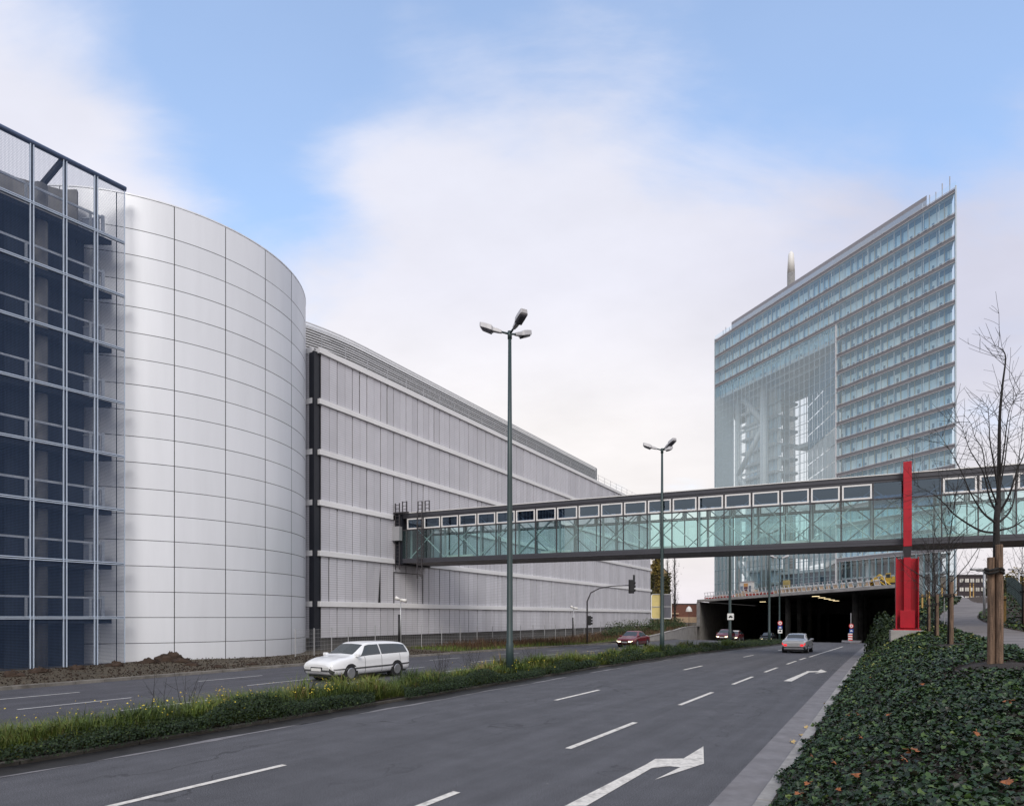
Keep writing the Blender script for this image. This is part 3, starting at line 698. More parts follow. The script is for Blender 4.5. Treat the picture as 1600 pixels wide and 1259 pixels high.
# ------------------------------------------------------------------ glass tower
TA = (77.65, 113.0); TV = (-.339, .9407); TN = (.9407, .339); TL = 66.4; SKEW = -.95
def TF(u, w): return (TA[0]+TV[0]*u+TN[0]*w, TA[1]+TV[1]*u+TN[1]*w)
def TG(u, w): return TF(u-w*SKEW, w)     # follows the slanted end walls
twr = thing('office_tower', 'tall wedge shaped glass office tower with a huge atrium window', 'office tower', (*TF(TL/2, 10), 6.0))
TLo = (-TF(TL/2, 10)[0], -TF(TL/2, 10)[1], -6.0)
def tpart(mb, name, m, parent=twr, **k):
    o = mb.build(name, m, parent, **k)
    if parent is twr: o.location = TLo
    return o
FZ = [77.6, 73.25, 69.35, 65.4, 61.75]+[61.75-3.6*i for i in range(1, 14)]     # top edge line of each storey band
UR = 25.9
GB = 7.4
def tbox(mb, u0, u1, w0, w1, z0, z1, mi=0, tone=None): return mb.fbox(TF, u0, u1, w0, w1, z0, z1, mi, tone)
# storeys
for i, z in enumerate(FZ):
    full = i < 4; u1 = TL if full else UR
    mb = MB(); mb.prism([TG(.12,.18), TF(u1,.18), TF(u1,4.5), TG(.12,4.5)], z-.48, z-.12); tpart(mb, 'floor_slab', M['slab_edge'])
    mb = MB(); tbox(mb, .05, u1, -.06, .16, z-.78, z-.22); 
    tbox(mb, .05, u1, -.16, -.08, z-.14, z-.06, 1); tbox(mb, .05, u1, -.14, -.08, z-.92, z-.84, 1)
    tpart(mb, 'spandrel', [M['spandrel'], M['slab_edge']])
    if i+1 < len(FZ):
        zb = FZ[i+1]
        mb = MB(); mb.quad((*TF(.1,0), zb-.08), (*TF(u1,0), zb-.08), (*TF(u1,0), z-.86), (*TF(.1,0), z-.86)); tpart(mb, 'glass_skin', M['glass_tower'])
        mb = MB(); u = .1
        while u < u1+.01: tbox(mb, u-.02, u+.02, -.05, .05, zb-.06, z-.8); u += 1.5*2
        tpart(mb, 'skin_mullion', M['mullion'])
        mb = MB(); u = 1.75; wi = 1.5       # inner timber-framed facade
        while u < u1-.05:
            e = min(u+1.45, u1-.02)
            r = random.random(); tn = r
            mb.fbox(TF, u+.10, e-.55, wi, wi+.05, zb+.30-.4, z-1.45, 0, tn*.9+.1); mb.fbox(TF, u+.10, e-.08, wi+.02, wi+.07, z-1.43, z-.52, 5, tn)  # blue top strip: shade of the slab above, put into the pane colour
            mb.fbox(TF, e-.55, e-.08, wi+.02, wi+.06, zb-.1, z-1.45, 0 if random.random() < .5 else 5, random.random())
            mb.fbox(TF, e-.08, e+.10, wi-.06, wi+.04, zb-.1, z-.52, 2 if int(u/1.45) % 2 else 3)
            if random.random() < .5: mb.fbox(TF, u+.5, u+.9, wi-.08, wi-.01, zb+.5, zb+.9+random.random()*.5, 1, random.random())
            u += 1.45
        mb.prism([TG(2.0,wi+.06), TF(u1-.02,wi+.06), TF(u1-.02,wi+.12), TG(2.0,wi+.12)], zb-.1, z-.48, 4)
        mb.prism([TG(.9,wi), TG(1.0,wi), TG(1.0,10), TG(.9,10)], zb-.1, z-.48, 1)
        tpart(mb, 'inner_facade', [M['office'], M['office_dark'], M['timber'], M['slab_edge'], M['concrete_dark'], M['blue_shade_glass']])
# solid body behind the offices
mb = MB(); mb.prism([TG(.5,1.75), TF(UR-.3,1.75), TG(UR+4,18), TG(16,30), TG(8,30)], FZ[-1]-.3, FZ[3]-.9)
tpart(mb, 'office_core', M['office_dark'])
mb = MB(); mb.prism([TG(.5,1.75), TF(TL-.4,1.75), TG(TL-.4,30), TG(12,30)], FZ[3]-.5, FZ[0]-.5); tpart(mb, 'upper_core', M['office_dark'])
# end fin and parapet
mb = MB(); tbox(mb, -.05, .08, -.18, .05, 6.5, FZ[0]+.2); mb.prism([TG(.0,.05), TG(.06,.05), TG(.06,1.2), TG(.0,1.2)], 6.5, FZ[0]+.1); tpart(mb, 'edge_fin', M['mullion'])
mb = MB(); tbox(mb, TL, TL+.12, -.18, 6.0, 6.5, FZ[0]+.2); tpart(mb, 'edge_fin', M['mullion'])
mb = MB(); mb.quad((*TF(.0,-.03), FZ[0]+.02), (*TF(TL,-.03), FZ[0]+.02), (*TF(TL,-.03), FZ[0]+1.0), (*TF(0,-.03), FZ[0]+1.0)); tpart(mb, 'glass_parapet', M['glass_atrium'])
pu0, pu1 = TL*.0+0, 0
def solve_px(px, w):
    lo, hi = -10, 90
    for _ in range(60):
        m_ = (lo+hi)/2; X, Y = TF(m_, w)
        if 800+F*X/Y > px: lo = m_
        else: hi = m_
    return lo
pu0 = solve_px(1448, 3.0); pu1 = solve_px(1143, 3.0)
mb = MB(); mb.prism([TF(pu0,3.0), TF(pu1,3.0), TF(pu1+8,14), TF(pu0+13,14)], FZ[0]-.4, FZ[0]+3.9)
for i in range(20): tbox(mb, pu0+1+i*(pu1-pu0-2)/20, pu0+1.1+i*(pu1-pu0-2)/20, 2.9, 3.0, FZ[0]+.6, FZ[0]+1.9, 1)
tpart(mb, 'roof_plant_screen', [lines_mat('plant_screen', (.30,.29,.31), (.19,.18,.2), 3.3, duty=.25, rough=.6), M['navy']])
mb = MB()
for u, h in ((2.0,3.4), (3.4,3.0), (4.6,2.2), (5.8,2.4), (7.2,1.6), (63.5,2.4), (64.6,2.0), (62,1.6)):
    mb = MB(); tbox(mb, u, u+.12, 1.2, 1.32, FZ[0]-.3, FZ[0]+h); tpart(mb, 'roof_antenna', M['galv'])
# atrium: outer glazing, grid, columns, braces, inner floors
z0a, z1a = 6.6, FZ[3]-.86
mb = MB(); mb.quad((*TF(UR,.0), z0a), (*TF(TL,.0), z0a), (*TF(TL,.0), 21.9), (*TF(UR,.0), 21.9)); tpart(mb, 'lobby_glass', M['glass_lobby'])
mb = MB(); mb.quad((*TF(UR,.0), 21.95), (*TF(TL,.0), 21.95), (*TF(TL,.0), z1a), (*TF(UR,.0), z1a)); tpart(mb, 'atrium_glass', M['glass_atrium'])
mb = MB(); u = UR+1.5
while u < TL: tbox(mb, u-.02, u+.02, .03, .16, z0a, z1a); u += 1.5
z = z1a-1.8
while z > z0a: tbox(mb, UR, TL, .04, .09, z-.02, z+.02); z -= 1.8
tpart(mb, 'glazing_grid', M['mullion'])
mb = MB(); tbox(mb, UR-.15, UR+.15, -.10, .3, 6.6, FZ[3]-.9); tpart(mb, 'edge_post', M['slab_edge'])
mb = MB()
for k in range(4): z = z1a-.5-k*.9; tbox(mb, UR+.2, TL-.2, 1.5+k*2.0, 2.2+k*2.0, z-.25, z+.25)
tpart(mb, 'ceiling_beam', M['tower_white'])
def solve_u(px, w):
    lo, hi = 0, 90
    for _ in range(60):
        m_ = (lo+hi)/2; X, Y = TF(m_, w)
        if 800+F*X/Y > px: lo = m_
        else: hi = m_
    return lo
cw = 6.0
uc = [solve_u(1153, cw), solve_u(1194, cw), solve_u(1228, cw+8)]
for i, (u, w, r) in enumerate(((uc[0], cw, .75), (uc[1], cw, 1.05), (uc[2], cw+8, .8))):
    mb = MB(); c = TF(u, w); mb.tube([(c[0], c[1], 6.4), (c[0], c[1], z1a+.2)], r, 20); tpart(mb, 'atrium_column', M['tower_white'], smooth=True)
a0, a1 = TF(uc[0], cw), TF(uc[1], cw)
zz = z1a-1.0; k = 0
while zz > 12:
    nz = zz-11.5; mb = MB(); p, q = (a0, a1) if k % 2 == 0 else (a1, a0)
    mb.tube([(*p, zz), (*q, nz)], .72, 12); tpart(mb, 'diagonal_strut', M['tower_white'], smooth=True); zz = nz; k += 1
    mb = MB(); mb.bar((*a0, zz), (*a1, zz), .5, .6); tpart(mb, 'tie_beam', M['tower_white'])
for i in range(4, len(FZ)+2):          # floors in the far leg of the tower
    z = FZ[i] if i < len(FZ) else FZ[-1]-3.6*(i-len(FZ)+1)
    mb = MB(); tbox(mb, uc[1]-1.0, TL-.4, 8.2, 16, z-.65, z); tpart(mb, 'gallery_floor', M['tower_white'])
    mb = MB(); u = uc[1]-2.0
    while u < TL-1.5: mb.fbox(TF, u, u+1.3, 9.6, 9.66, z+.05, z+2.9, 0, random.random()); mb.fbox(TF, u+1.3, u+1.45, 9.5, 9.7, z, z+3.05, 1); u += 1.45
    tpart(mb, 'gallery_glazing', [M['office'], M['slab_edge']])
# near leg's inner side: floor noses that step into the atrium
for i in range(4, len(FZ)):
    z = FZ[i]; mb = MB(); mb.prism([TF(UR, 1.0), TF(UR+1.3, 1.2), TF(UR+4.0, 12), TF(UR+4.0, 16), TF(UR, 16)], z-.6, z-.15); tpart(mb, 'floor_nose', M['tower_white'])
us = solve_u(1262, 12); mb = MB(); mg = MB()
for i in range(4, len(FZ)-1):
    z = FZ[i]; zb = FZ[i+1]
    for k in range(6):
        a_ = TF(UR+.3+(us-UR-.3)*k/6, 1.2+10.8*k/6); b_ = TF(UR+.3+(us-UR-.3)*(k+.95)/6, 1.2+10.8*(k+.95)/6)
        (mg if z < 47 else mb).quad((*a_, zb-.1), (*b_, zb-.1), (*b_, z-.35), (*a_, z-.35), 0, random.random())
tpart(mb, 'inner_side_glazing', M['blue_shade_glass']); tpart(mg, 'reflection_side_glazing', M['silver'])  # pale lower, blue upper panes: sky reflection put into the glass colour
# rear atrium wall: dark office block above, clear glazing grid below
mb = MB(); zt = z1a; 
for i in range(8): 
    z = zt-i*2.7
    for k in range(9): mb.fbox(TF, uc[1]-19+k*1.9, uc[1]-19+k*1.9+1.75, 26, 26.3, z-2.55, z, 0, random.random())
tpart(mb, 'rear_offices', M['blue_shade_glass'])
mb = MB(); u = 33
while u < TL+14: tbox(mb, u-.06, u+.06, 27.0, 27.2, 6.6, z1a); u += 2.4
z = z1a
while z > 7: tbox(mb, 33, TL+14, 27.02, 27.15, z-.07, z+.07); z -= 2.7
tpart(mb, 'rear_glazing_grid', M['tower_white'])
mb = MB()
for z in (46.5, 31, 18.5): mb.prism([TF(UR+1, 14), TF(uc[1]-2, 14), TF(uc[1]-2, 18), TF(UR+1, 20)], z-1.0, z)
tpart(mb, 'sky_bridge', M['tower_white'])
# lobby: tall glazing, fins, columns, inner levels
mb = MB(); mb.quad((*TF(.1,.0), 6.6), (*TF(UR,.0), 6.6), (*TF(UR,.0), FZ[-1]-.8), (*TF(.1,.0), FZ[-1]-.8)); tpart(mb, 'lobby_glass', M['glass_lobby'])
mb = MB(); u = .2
while u < UR: tbox(mb, u-.06, u+.06, -.22, .12, 6.6, FZ[-1]-.8); u += 1.45
tpart(mb, 'lobby_fin', M['fin'])
for z in (10.7, 13.9, 17.0):
    mb = MB(); mb.prism([TG(.6,1.6), TF(UR,1.6), TF(UR,9), TG(.6,9)], z-.35, z); tpart(mb, 'lobby_floor', M['slab_edge'])
mb = MB(); u = 7
while u < UR-1: mb.fbox(TF, u, u+1.6, 6.0, 6.1, 11, 13.3, 0, random.random()); mb.fbox(TF, u+1.6, u+1.85, 5.9, 6.05, 10.8, 13.5, 1); u += 1.85
mb.prism([TG(1,8.8), TF(UR,8.8), TF(UR,9), TG(1,9)], 6.6, 17, 2); tpart(mb, 'lobby_wall', [M['office_dark'], M['timber'], M['concrete_dark']])
for u in (9, 20):
    mb = MB(); c = TF(u, 2.8); mb.tube([(*c, 6.4), (*c, FZ[-1])], .75, 18); tpart(mb, 'lobby_column', M['tower_white'], smooth=True)
mb = MB(); u = 1.0
while u < TL-2:
    mb.bar((*TF(u,.4), 7.0), (*TF(u+.9,.4), 8.5), .12); mb.bar((*TF(u+.9,.42), 7.0), (*TF(u,.42), 8.5), .12); u += 2.2
tpart(mb, 'entrance_brace', M['tower_white'])
mb = MB(); tbox(mb, UR+3, uc[1]-1, 10, 20, 6.6, 9.4); tbox(mb, UR+3, uc[1]-1, 10.2, 20, 10.2, 13.2); tpart(mb, 'lobby_block', M['office_dark'])
mb = MB(); tbox(mb, UR+2, uc[1], 9.5, 20, 9.45, 10.15); tbox(mb, UR+2, uc[1], 9.6, 20, 13.25, 13.9); tpart(mb, 'lobby_balcony', M['tower_white'])
mb = MB(); u = UR+1.5
while u < TL: tbox(mb, u-.07, u+.07, -.20, -.02, 6.6, 21.9); u += 1.5
for z in (8.9, 11.3, 14.9, 18.5): tbox(mb, UR, TL, -.10, -.02, z-.06, z+.06)
tpart(mb, 'lobby_fin', M['fin'])
mb = MB(); mb.prism([TF(-.6,-1.2), TF(TL+1,-1.2), TG(TL+1,40), TG(-.6,40)], 3, 6.55); tpart(mb, 'podium', M['concrete_dark'])
# slender chimney behind
cx, cy, _ = P(1236, 440, 230)
ch = thing('chimney', 'pale tapering chimney peeping over the roof of the glass tower', 'chimney', (cx, cy, 0))
mb = MB(); mb.tube([(0,0,0), (0,0,CH+(963-427)/F*230)], [1.6,1.28], 20); mb.build('shaft', M['concrete_raw'], ch, smooth=True)
zc = CH+(963-427)/F*230; zt = CH+(963-393)/F*230
mb = MB(); mb.tube([(0,0,zc), (0,0,zt-1), (0,0,zt)], [1.28,.95,.3], 20); mb.build('tip', M['white_small'], ch, smooth=True)

# ------------------------------------------------------------------ tunnel
PR = np.array((*ST(90, -1.2), 0.)); PL = np.array((*ST(115, -31.2), 0.))
def PT(k, d=0.0):      # along the portal (k 0 right .. 1 left), d metres inward along the road
    p = PR+(PL-PR)*k; return (p[0]+RD[0]*d, p[1]+RD[1]*d)
zu = lambda k: 5.95-.85*k      # underside
tun = thing('road_tunnel', 'wide dark tunnel mouth with a thin concrete lintel, under the glass tower', 'tunnel', (*PT(.5), 0))
UL = (-PT(.5)[0], -PT(.5)[1], 0)
def upart(mb, name, m, **k):
    o = mb.build(name, m, tun, **k); o.location = UL; return o
def slab(mb, k0, k1, d0, d1, zlo, zhi):
    q = [PT(k0,d0), PT(k1,d0), PT(k1,d1), PT(k0,d1)]; zl = [zlo(k0), zlo(k1), zlo(k1), zlo(k0)]; zh = [zhi(k0), zhi(k1), zhi(k1), zhi(k0)]
    vs = [(*p, z) for p, z in zip(q, zl)]+[(*p, z) for p, z in zip(q, zh)]
    mb.add(vs, [(0,3,2,1),(4,5,6,7),(0,1,5,4),(1,2,6,5),(2,3,7,6),(3,0,4,7)])
mb = MB(); slab(mb, -.03, 1.02, -.25, .55, zu, lambda k: zu(k)+.42); upart(mb, 'lintel', M['concrete'])
mb = MB(); slab(mb, -.03, 1.02, .55, 130, lambda k: zu(k)+.15-.01*0, lambda k: zu(k)+.36); upart(mb, 'deck', M['concrete_dark'])
mb = MB(); slab(mb, 1.0, 1.024, -.2, 130, lambda k: -9, lambda k: zu(k)-.0); upart(mb, 'side_wall', M['concrete'])
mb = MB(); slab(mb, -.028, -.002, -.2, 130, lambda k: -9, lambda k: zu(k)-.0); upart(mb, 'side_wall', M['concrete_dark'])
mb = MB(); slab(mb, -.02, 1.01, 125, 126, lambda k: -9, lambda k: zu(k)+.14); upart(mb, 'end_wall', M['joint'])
for d in (9, 22, 36, 52, 70):
    for kk in (.165, .50):
        mb = MB(); c = PT(kk, d); mb.tube([(*c, -6), (*c, zu(kk)+.15)], .42, 14); upart(mb, 'pier', M['concrete_dark'], smooth=True)
lt = thing('tunnel_lamp', 'small glowing lamps in a row under the tunnel ceiling', 'lamp', (0,0,0), group='lamps on the tunnel ceiling')
mb = MB(); mb.box(-.55, .55, -.12, .12, -.06, .02); mb.build('housing', M['black'], lt); mb = MB(); mb.box(-.5, .5, -.09, .09, -.09, -.061); mb.build('tube', M['tunnel_lamp'], lt)
first = True
for j, (kk, d) in enumerate([(.34, 6), (.34, 14), (.34, 22), (.34, 30), (.34, 38), (.7, 16)]):
    o = lt if first else copy_tree(lt); first = False
    o.location = (*PT(kk, d), zu(kk)-.10); o.rotation_euler = (0,0,-.55)
    if j == 5: o['label'] = 'single small glowing lamp left of the row under the tunnel ceiling'; del o['group']
# island with signs inside the mouth
mb = MB(); c = [ST(84.5,-5.6), ST(86,-6.6), ST(118,-7.4), ST(118,-5.4), ST(86,-4.7)]
zi = [zr(84.5)+.02]*5
mb.prism(c[:1]+c[1:2]+[ST(92,-7), ST(92,-4.8)]+c[4:], zr(92)-.4, zr(86)+.14); struct(mb.build('traffic_island', M['gutter']), 'small kerbed island in the tunnel mouth', 'traffic island')
mb = MB(); c = [ST(77.5,-11.6), ST(77.5,-15.2), ST(84,-15.0), ST(85,-13), ST(83,-11.2)]
mb.prism(c[::-1], -1.2, zr(78)+.16); struct(mb.build('traffic_island', M['gutter']), 'pale paved nose at the end of the central strip', 'traffic island')

# ------------------------------------------------------------------ street lamps
def facing(): return atan2(RD[1], RD[0])
def lamp_head(parent, ang, H, lift=.42):
    """cobra head on a short arm leaving the mast at angle ang"""
    c, s = cos(ang), sin(ang)
    def pt(r, side, z): r *= .80; side *= .9; return (c*r-s*side, s*r+c*side, z*.9+H)
    arm = MB(); arm.tube([pt(.03,0,-.05), pt(.5,0,.08)], [.045,.04], 8); arm.build('arm', M['pole_green'], parent, smooth=True)
    mb = MB()
    prof = [(.42,.07,.00,.13), (.62,.10,.0,.17), (.86,.115,.01,.19), (.92,.20,.0,.25), (1.15,.21,.03,.28), (1.50,.20,.07,.30), (1.56,.16,.11,.28)]
    vs = []; fs = []
    for r, hw, zl, zh in prof:
        up = (r-.42)*lift*.5
        vs += [pt(r,-hw,zl+up), pt(r,hw,zl+up), pt(r,hw*.82,zh+up), pt(r,-hw*.82,zh+up)]
    for i in range(len(prof)-1):
        for k in range(4): fs.append((4*i+k, 4*i+(k+1)%4, 4*i+4+(k+1)%4, 4*i+4+k))
    fs += [(3,2,1,0), tuple(4*(len(prof)-1)+k for k in range(4))]
    mb.add(vs, fs); h = mb.build('lamp_head', M['lamp_grey'], parent, bevel=.015)
    mb = MB(); up0 = (.93-.42)*lift*.5; up1 = (1.5-.42)*lift*.5
    vs = [pt(.94,-.18,up0-.01), pt(.94,.18,up0-.01), pt(1.5,.17,up1+.05), pt(1.5,-.17,up1+.05), pt(.97,-.14,up0-.09), pt(.97,.14,up0-.09), pt(1.44,.13,up1-.02), pt(1.44,-.13,up1-.02)]
    mb.add(vs, [(0,1,2,3), (4,7,6,5), (0,4,5,1), (1,5,6,2), (2,6,7,3), (3,7,4,0)]); mb.build('lens', M['lamp_lens'], h, bevel=.02)
def street_lamp(x, y, z, H, label, angs, r0=.125, group='tall dark green street lamps'):
    o = thing('street_lamp', label, 'street lamp', (x, y, z), 0, group)
    mb = MB(); mb.tube([(0,0,0), (0,0,1.3), (0,0,1.35), (0,0,H*.55), (0,0,H)], [r0*1.25, r0*1.25, r0*1.05, r0*.85, r0*.55], 14); mb.build('pole', M['pole_green'], o, smooth=True)
    mb = MB(); mb.tube([(0,0,H-.25), (0,0,H+.06)], [r0*.75, r0*.75], 12); mb.build('cap', M['pole_green'], o, smooth=True)
    for a in angs: lamp_head(o, a, H)
    return o
rd = atan2(RD[1], RD[0]); A3 = (rd+radians(122), rd+radians(-122+120-120+0), rd+radians(2))
def lamp_at(px, t, ytop, label, angs, r0=.125):
    r = (px-800)/F; Y = t/(r*RN[0]+RN[1]); X = r*Y; s = X*RD[0]+Y*RD[1]
    z = zr(s)+.08; H = CH+(HZ-ytop)/F*Y-z
    return street_lamp(X, Y, z, H, label, angs, r0)
A3 = (radians(172), radians(-62), radians(48))
L1 = lamp_at(796.5, -14.0, 520, 'nearest and tallest three headed street lamp standing in the grassy central strip', A3)
L2 = lamp_at(1034.5, -14.0, 702, 'three headed street lamp with the yellow backed sign on its pole', A3)
L3 = lamp_at(1140.5, -13.8, 778, 'street lamp behind the footbridge carrying a small white sign', A3)
L4 = lamp_at(1202, -13.4, 833, 'street lamp at the tip of the central strip by the tunnel', A3)
p5 = PT(.42, -4); L5 = lamp_at(1218, -14.3, 872, 'low street lamp behind the central strip whose pole carries round and blue signs', (radians(175), radians(5)), .10)

# ------------------------------------------------------------------ signs
def on_pole(o, zoff): return (o.location.x, o.location.y, o.location.z+zoff)
def rrect(w, h, r, n=5):
    pts = []
    for cx, cy, a0 in ((w/2-r, h/2-r, 0), (-w/2+r, h/2-r, 90), (-w/2+r, -h/2+r, 180), (w/2-r, -h/2+r, 270)):
        for i in range(n+1): a = radians(a0+90*i/n); pts.append((cx+r*cos(a), cy+r*sin(a)))
    return pts
def plate(mb, pts, y0, y1, cx=0, cz=0, mi=0):
    n = len(pts); vs = [(cx+p[0], y0, cz+p[1]) for p in pts]+[(cx+p[0], y1, cz+p[1]) for p in pts]
    mb.add(vs, [tuple(range(n)), tuple(range(2*n-1, n-1, -1))]+[(i, n+i, n+(i+1)%n, (i+1)%n) for i in range(n)], mi)
Y2 = L2.location.y; k2 = Y2/F
bs = thing('direction_sign_back', 'back of a rounded sign board, half yellow and half dark, clamped to the lamp pole', 'road sign', (L2.location.x, Y2+.17, CH+(963-947)*k2))
w, h = 32.5*k2, 39*k2
mb = MB(); plate(mb, rrect(w, h, .14), .03, .06); mb.build('panel', M['sign_white'], bs)
mb = MB(); plate(mb, [(max(-w*.465, min(x, -.06)), z*.96) for x, z in ((-.06,-h/2),(-.06,h/2),(-w/2+.12,h/2),(-w/2,h/2-.12),(-w/2,-h/2+.12),(-w/2+.12,-h/2))], .018, .028); mb.build('yellow_face', M['yellow_back'], bs)
mb = MB(); mb.box(.12, w*.465, .018, .028, -h*.46, h*.46); mb.build('dark_face', M['grey_back'], bs)
mb = MB()
for z in (h*.49, -.02, -h*.49): mb.box(-w*.46, w*.46, -.02, .012, z-.022, z+.022)
mb.build('clamp_rail', M['galv'], bs)
def small_sign(label, x, y, z, kind, size, name='road_sign'):
    o = thing(name, label, 'road sign', (x, y, z))
    if kind == 'round':
        n = 28; c = [(cos(2*pi*i/n)*size, sin(2*pi*i/n)*size) for i in range(n)]
        mb = MB(); plate(mb, c, 0, .03); mb.build('red_rim', M['sign_red'], o)
        mb = MB(); plate(mb, [(a*.70, b*.70) for a, b in c], -.006, -.001); mb.build('face', M['sign_white'], o)
        mb = MB(); plate(mb, [(a*.30, b*.30) for a, b in c], -.011, -.007); mb.build('symbol', M['sign_red'], o)
    else:
        face = {'white': 'sign_white', 'blue': 'sign_blue'}[kind]
        mb = MB(); plate(mb, rrect(2*size, 2*size*(1 if kind == 'white' else .95), .05), 0, .03); mb.build('panel', M[face], o)
        s = size; mb = MB()
        car = [(-.62,-.30),(.62,-.30),(.62,.0),(.42,.06),(.28,.34),(-.28,.34),(-.42,.06),(-.62,.0)]
        plate(mb, [(a*s, b*s) for a, b in car], -.006, -.001)
        for sx in (-.42, .42): plate(mb, [(a*s, b*s) for a, b in ((sx-.12,-.44),(sx+.12,-.44),(sx+.12,-.30),(sx-.12,-.30))], -.006, -.001)
        mb.build('symbol', M['black'] if kind == 'white' else M['sign_white'], o)
    return o
def sign_at(label, lamp, px_w, ypx, kind, dx=0):
    k = lamp.location.y/F
    return small_sign(label, lamp.location.x+dx*k, lamp.location.y-.19, CH+(963-ypx)*k, kind, px_w*k/2)
sign_at('small square white sign with a black car symbol on a lamp pole before the tunnel', L3, 10, 963, 'white')
sign_at('round red rimmed sign on the pole left of the silver car', L5, 7.5, 973, 'round')
sign_at('blue square sign with a white car, under the round sign left of the silver car', L5, 6.6, 980, 'blue')
sign_at('square white sign lowest on the pole left of the silver car', L5, 6.8, 985.5, 'white')
r = (1326-800)/F; s_ = 88.2; t_ = -5.75; X, Y = ST(s_, t_)
ip = thing('sign_post', 'grey post on the kerbed island inside the tunnel mouth', 'post', (X, Y, zr(s_)))
mb = MB(); mb.tube([(0,0,0), (0,0,3.6)], .05, 8); mb.build('post', M['galv'], ip); mb = MB(); mb.tube([(0,0,3.6), (0,0,3.66)], [.06,.03], 8); mb.build('cap', M['black'], ip)
k = Y/F
small_sign('round red rimmed sign on the island post inside the tunnel mouth', X, Y-.1, CH+(963-977.5)*k, 'round', 3.6*k)
small_sign('blue sign with white car on the island post inside the tunnel mouth', X, Y-.1, CH+(963-985)*k, 'blue', 3.2*k)
bp = thing('chevron_board', 'red and white striped warning board low on the tunnel island', 'warning board', (X-.25, Y-.35, zr(s_)+.1))
mb = MB(); mb.box(-.25, .25, 0, .05, .15, 1.05); mb.build('panel', M['sign_white'], bp)
mb = MB()
for i in range(3): mb.add([(-.25,-.004,.2+i*.3),(-.25,-.004,.34+i*.3),(.25,-.004,.44+i*.3-.14+.0),(.25,-.004,.30+i*.3-.14)], [(0,3,2,1)])
mb.build('stripe', M['sign_red'], bp); mb = MB(); mb.box(-.05,.05,.0,.04,-.1,.15); mb.build('foot', M['galv'], bp)

# traffic light on a mast arm, behind the central strip on the left verge
def at_t(px, t): 
    r = (px-800)/F; Y = t/(r*RN[0]+RN[1]); return (r*Y, Y, (r*Y)*RD[0]+Y*RD[1])
X, Y, s_ = at_t(917.5, -27.0); k = Y/F; z0 = Hl(s_, -27)
tl = thing('traffic_light', 'traffic signal on a curved mast arm reaching over the oncoming lanes', 'traffic light', (X, Y, z0))
zt = CH+(963-914)*k-z0; 
a = np.array([ (987-917.5)*k, 0.0, 0])
pts = [(0,0,0), (0,0,zt-3.0), (.0,0,zt-1.6), (.35,0,zt-.75), (1.2,0,zt-.30), (2.4,0,zt-.08), (float(a[0]),0,zt)]
mb = MB(); mb.tube(pts, [.09,.085,.075,.065,.06,.05,.045], 10); mb.build('mast', M['steel_dark'], tl, smooth=True)
def signal(parent, x, zc, h, w, lens_dir=1):
    mb = MB(); mb.box(x-w/2, x+w/2, -.16, .16, zc-h/2, zc+h/2); hd = mb.build('signal_head', M['black'], parent, bevel=.03)
    mb = MB(); mb.box(x-w*.5-.07, x+w*.5+.07, .161, .18, zc-h/2-.06, zc+h/2+.06) if h > 1 else mb.box(x-w*.55, x+w*.55, .161, .175, zc-h/2, zc+h/2); mb.build('backboard', M['black'], hd)
    mb = MB()
    for i in range(3):
        z = zc+(1-i)*h*.3
        mb.tube([(x+w*.5-.02, 0, z), (x+w*.5+.16, 0, z-.02)], [h*.12, h*.10], 12)
    mb.build('visor', M['black'], hd)
signal(tl, float(a[0]), zt-.12, 1.25, .42); signal(tl, .22, CH+(963-969)*k-z0, .95, .30)
# camera posts
def cam_post(px, t, ytop, label):
    X, Y, s_ = at_t(px, t); k = Y/F; z0 = Hl(s_, t); zt = CH+(963-ytop)*k-z0
    o = thing('camera_post', label, 'camera post', (X, Y, z0), 0)
    mb = MB(); mb.tube([(0,0,0), (0,0,zt)], [.055,.045], 10); mb.build('pole', M['galv'], o, smooth=True)
    mb = MB(); mb.tube([(-.10,-.03,.0), (-.10,-.03,zt*.72)], .085, 10); mb.build('cable_duct', M['black'], o, smooth=True)
    mb = MB(); mb.tube([(-.02,0,zt+.06), (.42,-.12,zt-.02)], [.10,.13], 12); mb.tube([(.0,0,zt-.1), (.0,0,zt+.06)], .05, 8); mb.build('camera', M['white_small'], o, smooth=True)
    mb = MB(); mb.tube([(-.05,-.05,zt+.08), (-.36,-.12,zt+.2)], [.08,.15], 12); mb.build('floodlight', M['white_small'], o, smooth=True)
cam_post(626, -30.5, 938, 'pale camera post with a black cable duct behind the white car')
cam_post(896.5, -31.5, 950, 'camera post with a black cable duct beside the traffic signal')
# ventilated small post
# wire fence along the verge
fen = thing('wire_fence', 'low wire fence on thin pale posts along the foot of the slatted block', 'fence', (*ST(40, -33.2), .1))
FEo = (-fen.location.x, -fen.location.y, -fen.location.z)
def fence_w(s): return -32.6+.8*sstep(27, 36, s)-.02*max(0, s-40) if s > 29 else -31.9
fp = []; s = 26.6
while s < 100: fp.append((s, -31.6-.055*(s-26)*.6)); s += 2.65 if s > 30 else 1.5
for s, t in fp:
    x, y = ST(s, t); z = Hl(s, t); mb = MB(); mb.tube([(x, y, z-.1), (x, y, z+1.75)], .032, 6); o = mb.build('fence_post', M['galv'], fen); o.location = FEo
mb = MB()
for (s0, t0), (s1, t1) in zip(fp[:-1], fp[1:]):
    a = ST(s0, t0); b = ST(s1, t1)
    for h in (.15,.4,.65,.9,1.15,1.4,1.66): mb.bar((*a, Hl(s0,t0)+h), (*b, Hl(s1,t1)+h), .009)
    for i in range(1, 12):
        p = (a[0]+(b[0]-a[0])*i/12, a[1]+(b[1]-a[1])*i/12); z = Hl(s0, t0); mb.bar((*p, z+.1), (*p, z+1.66), .006)
o = mb.build('wire_mesh', M['galv'], fen); o.location = FEo

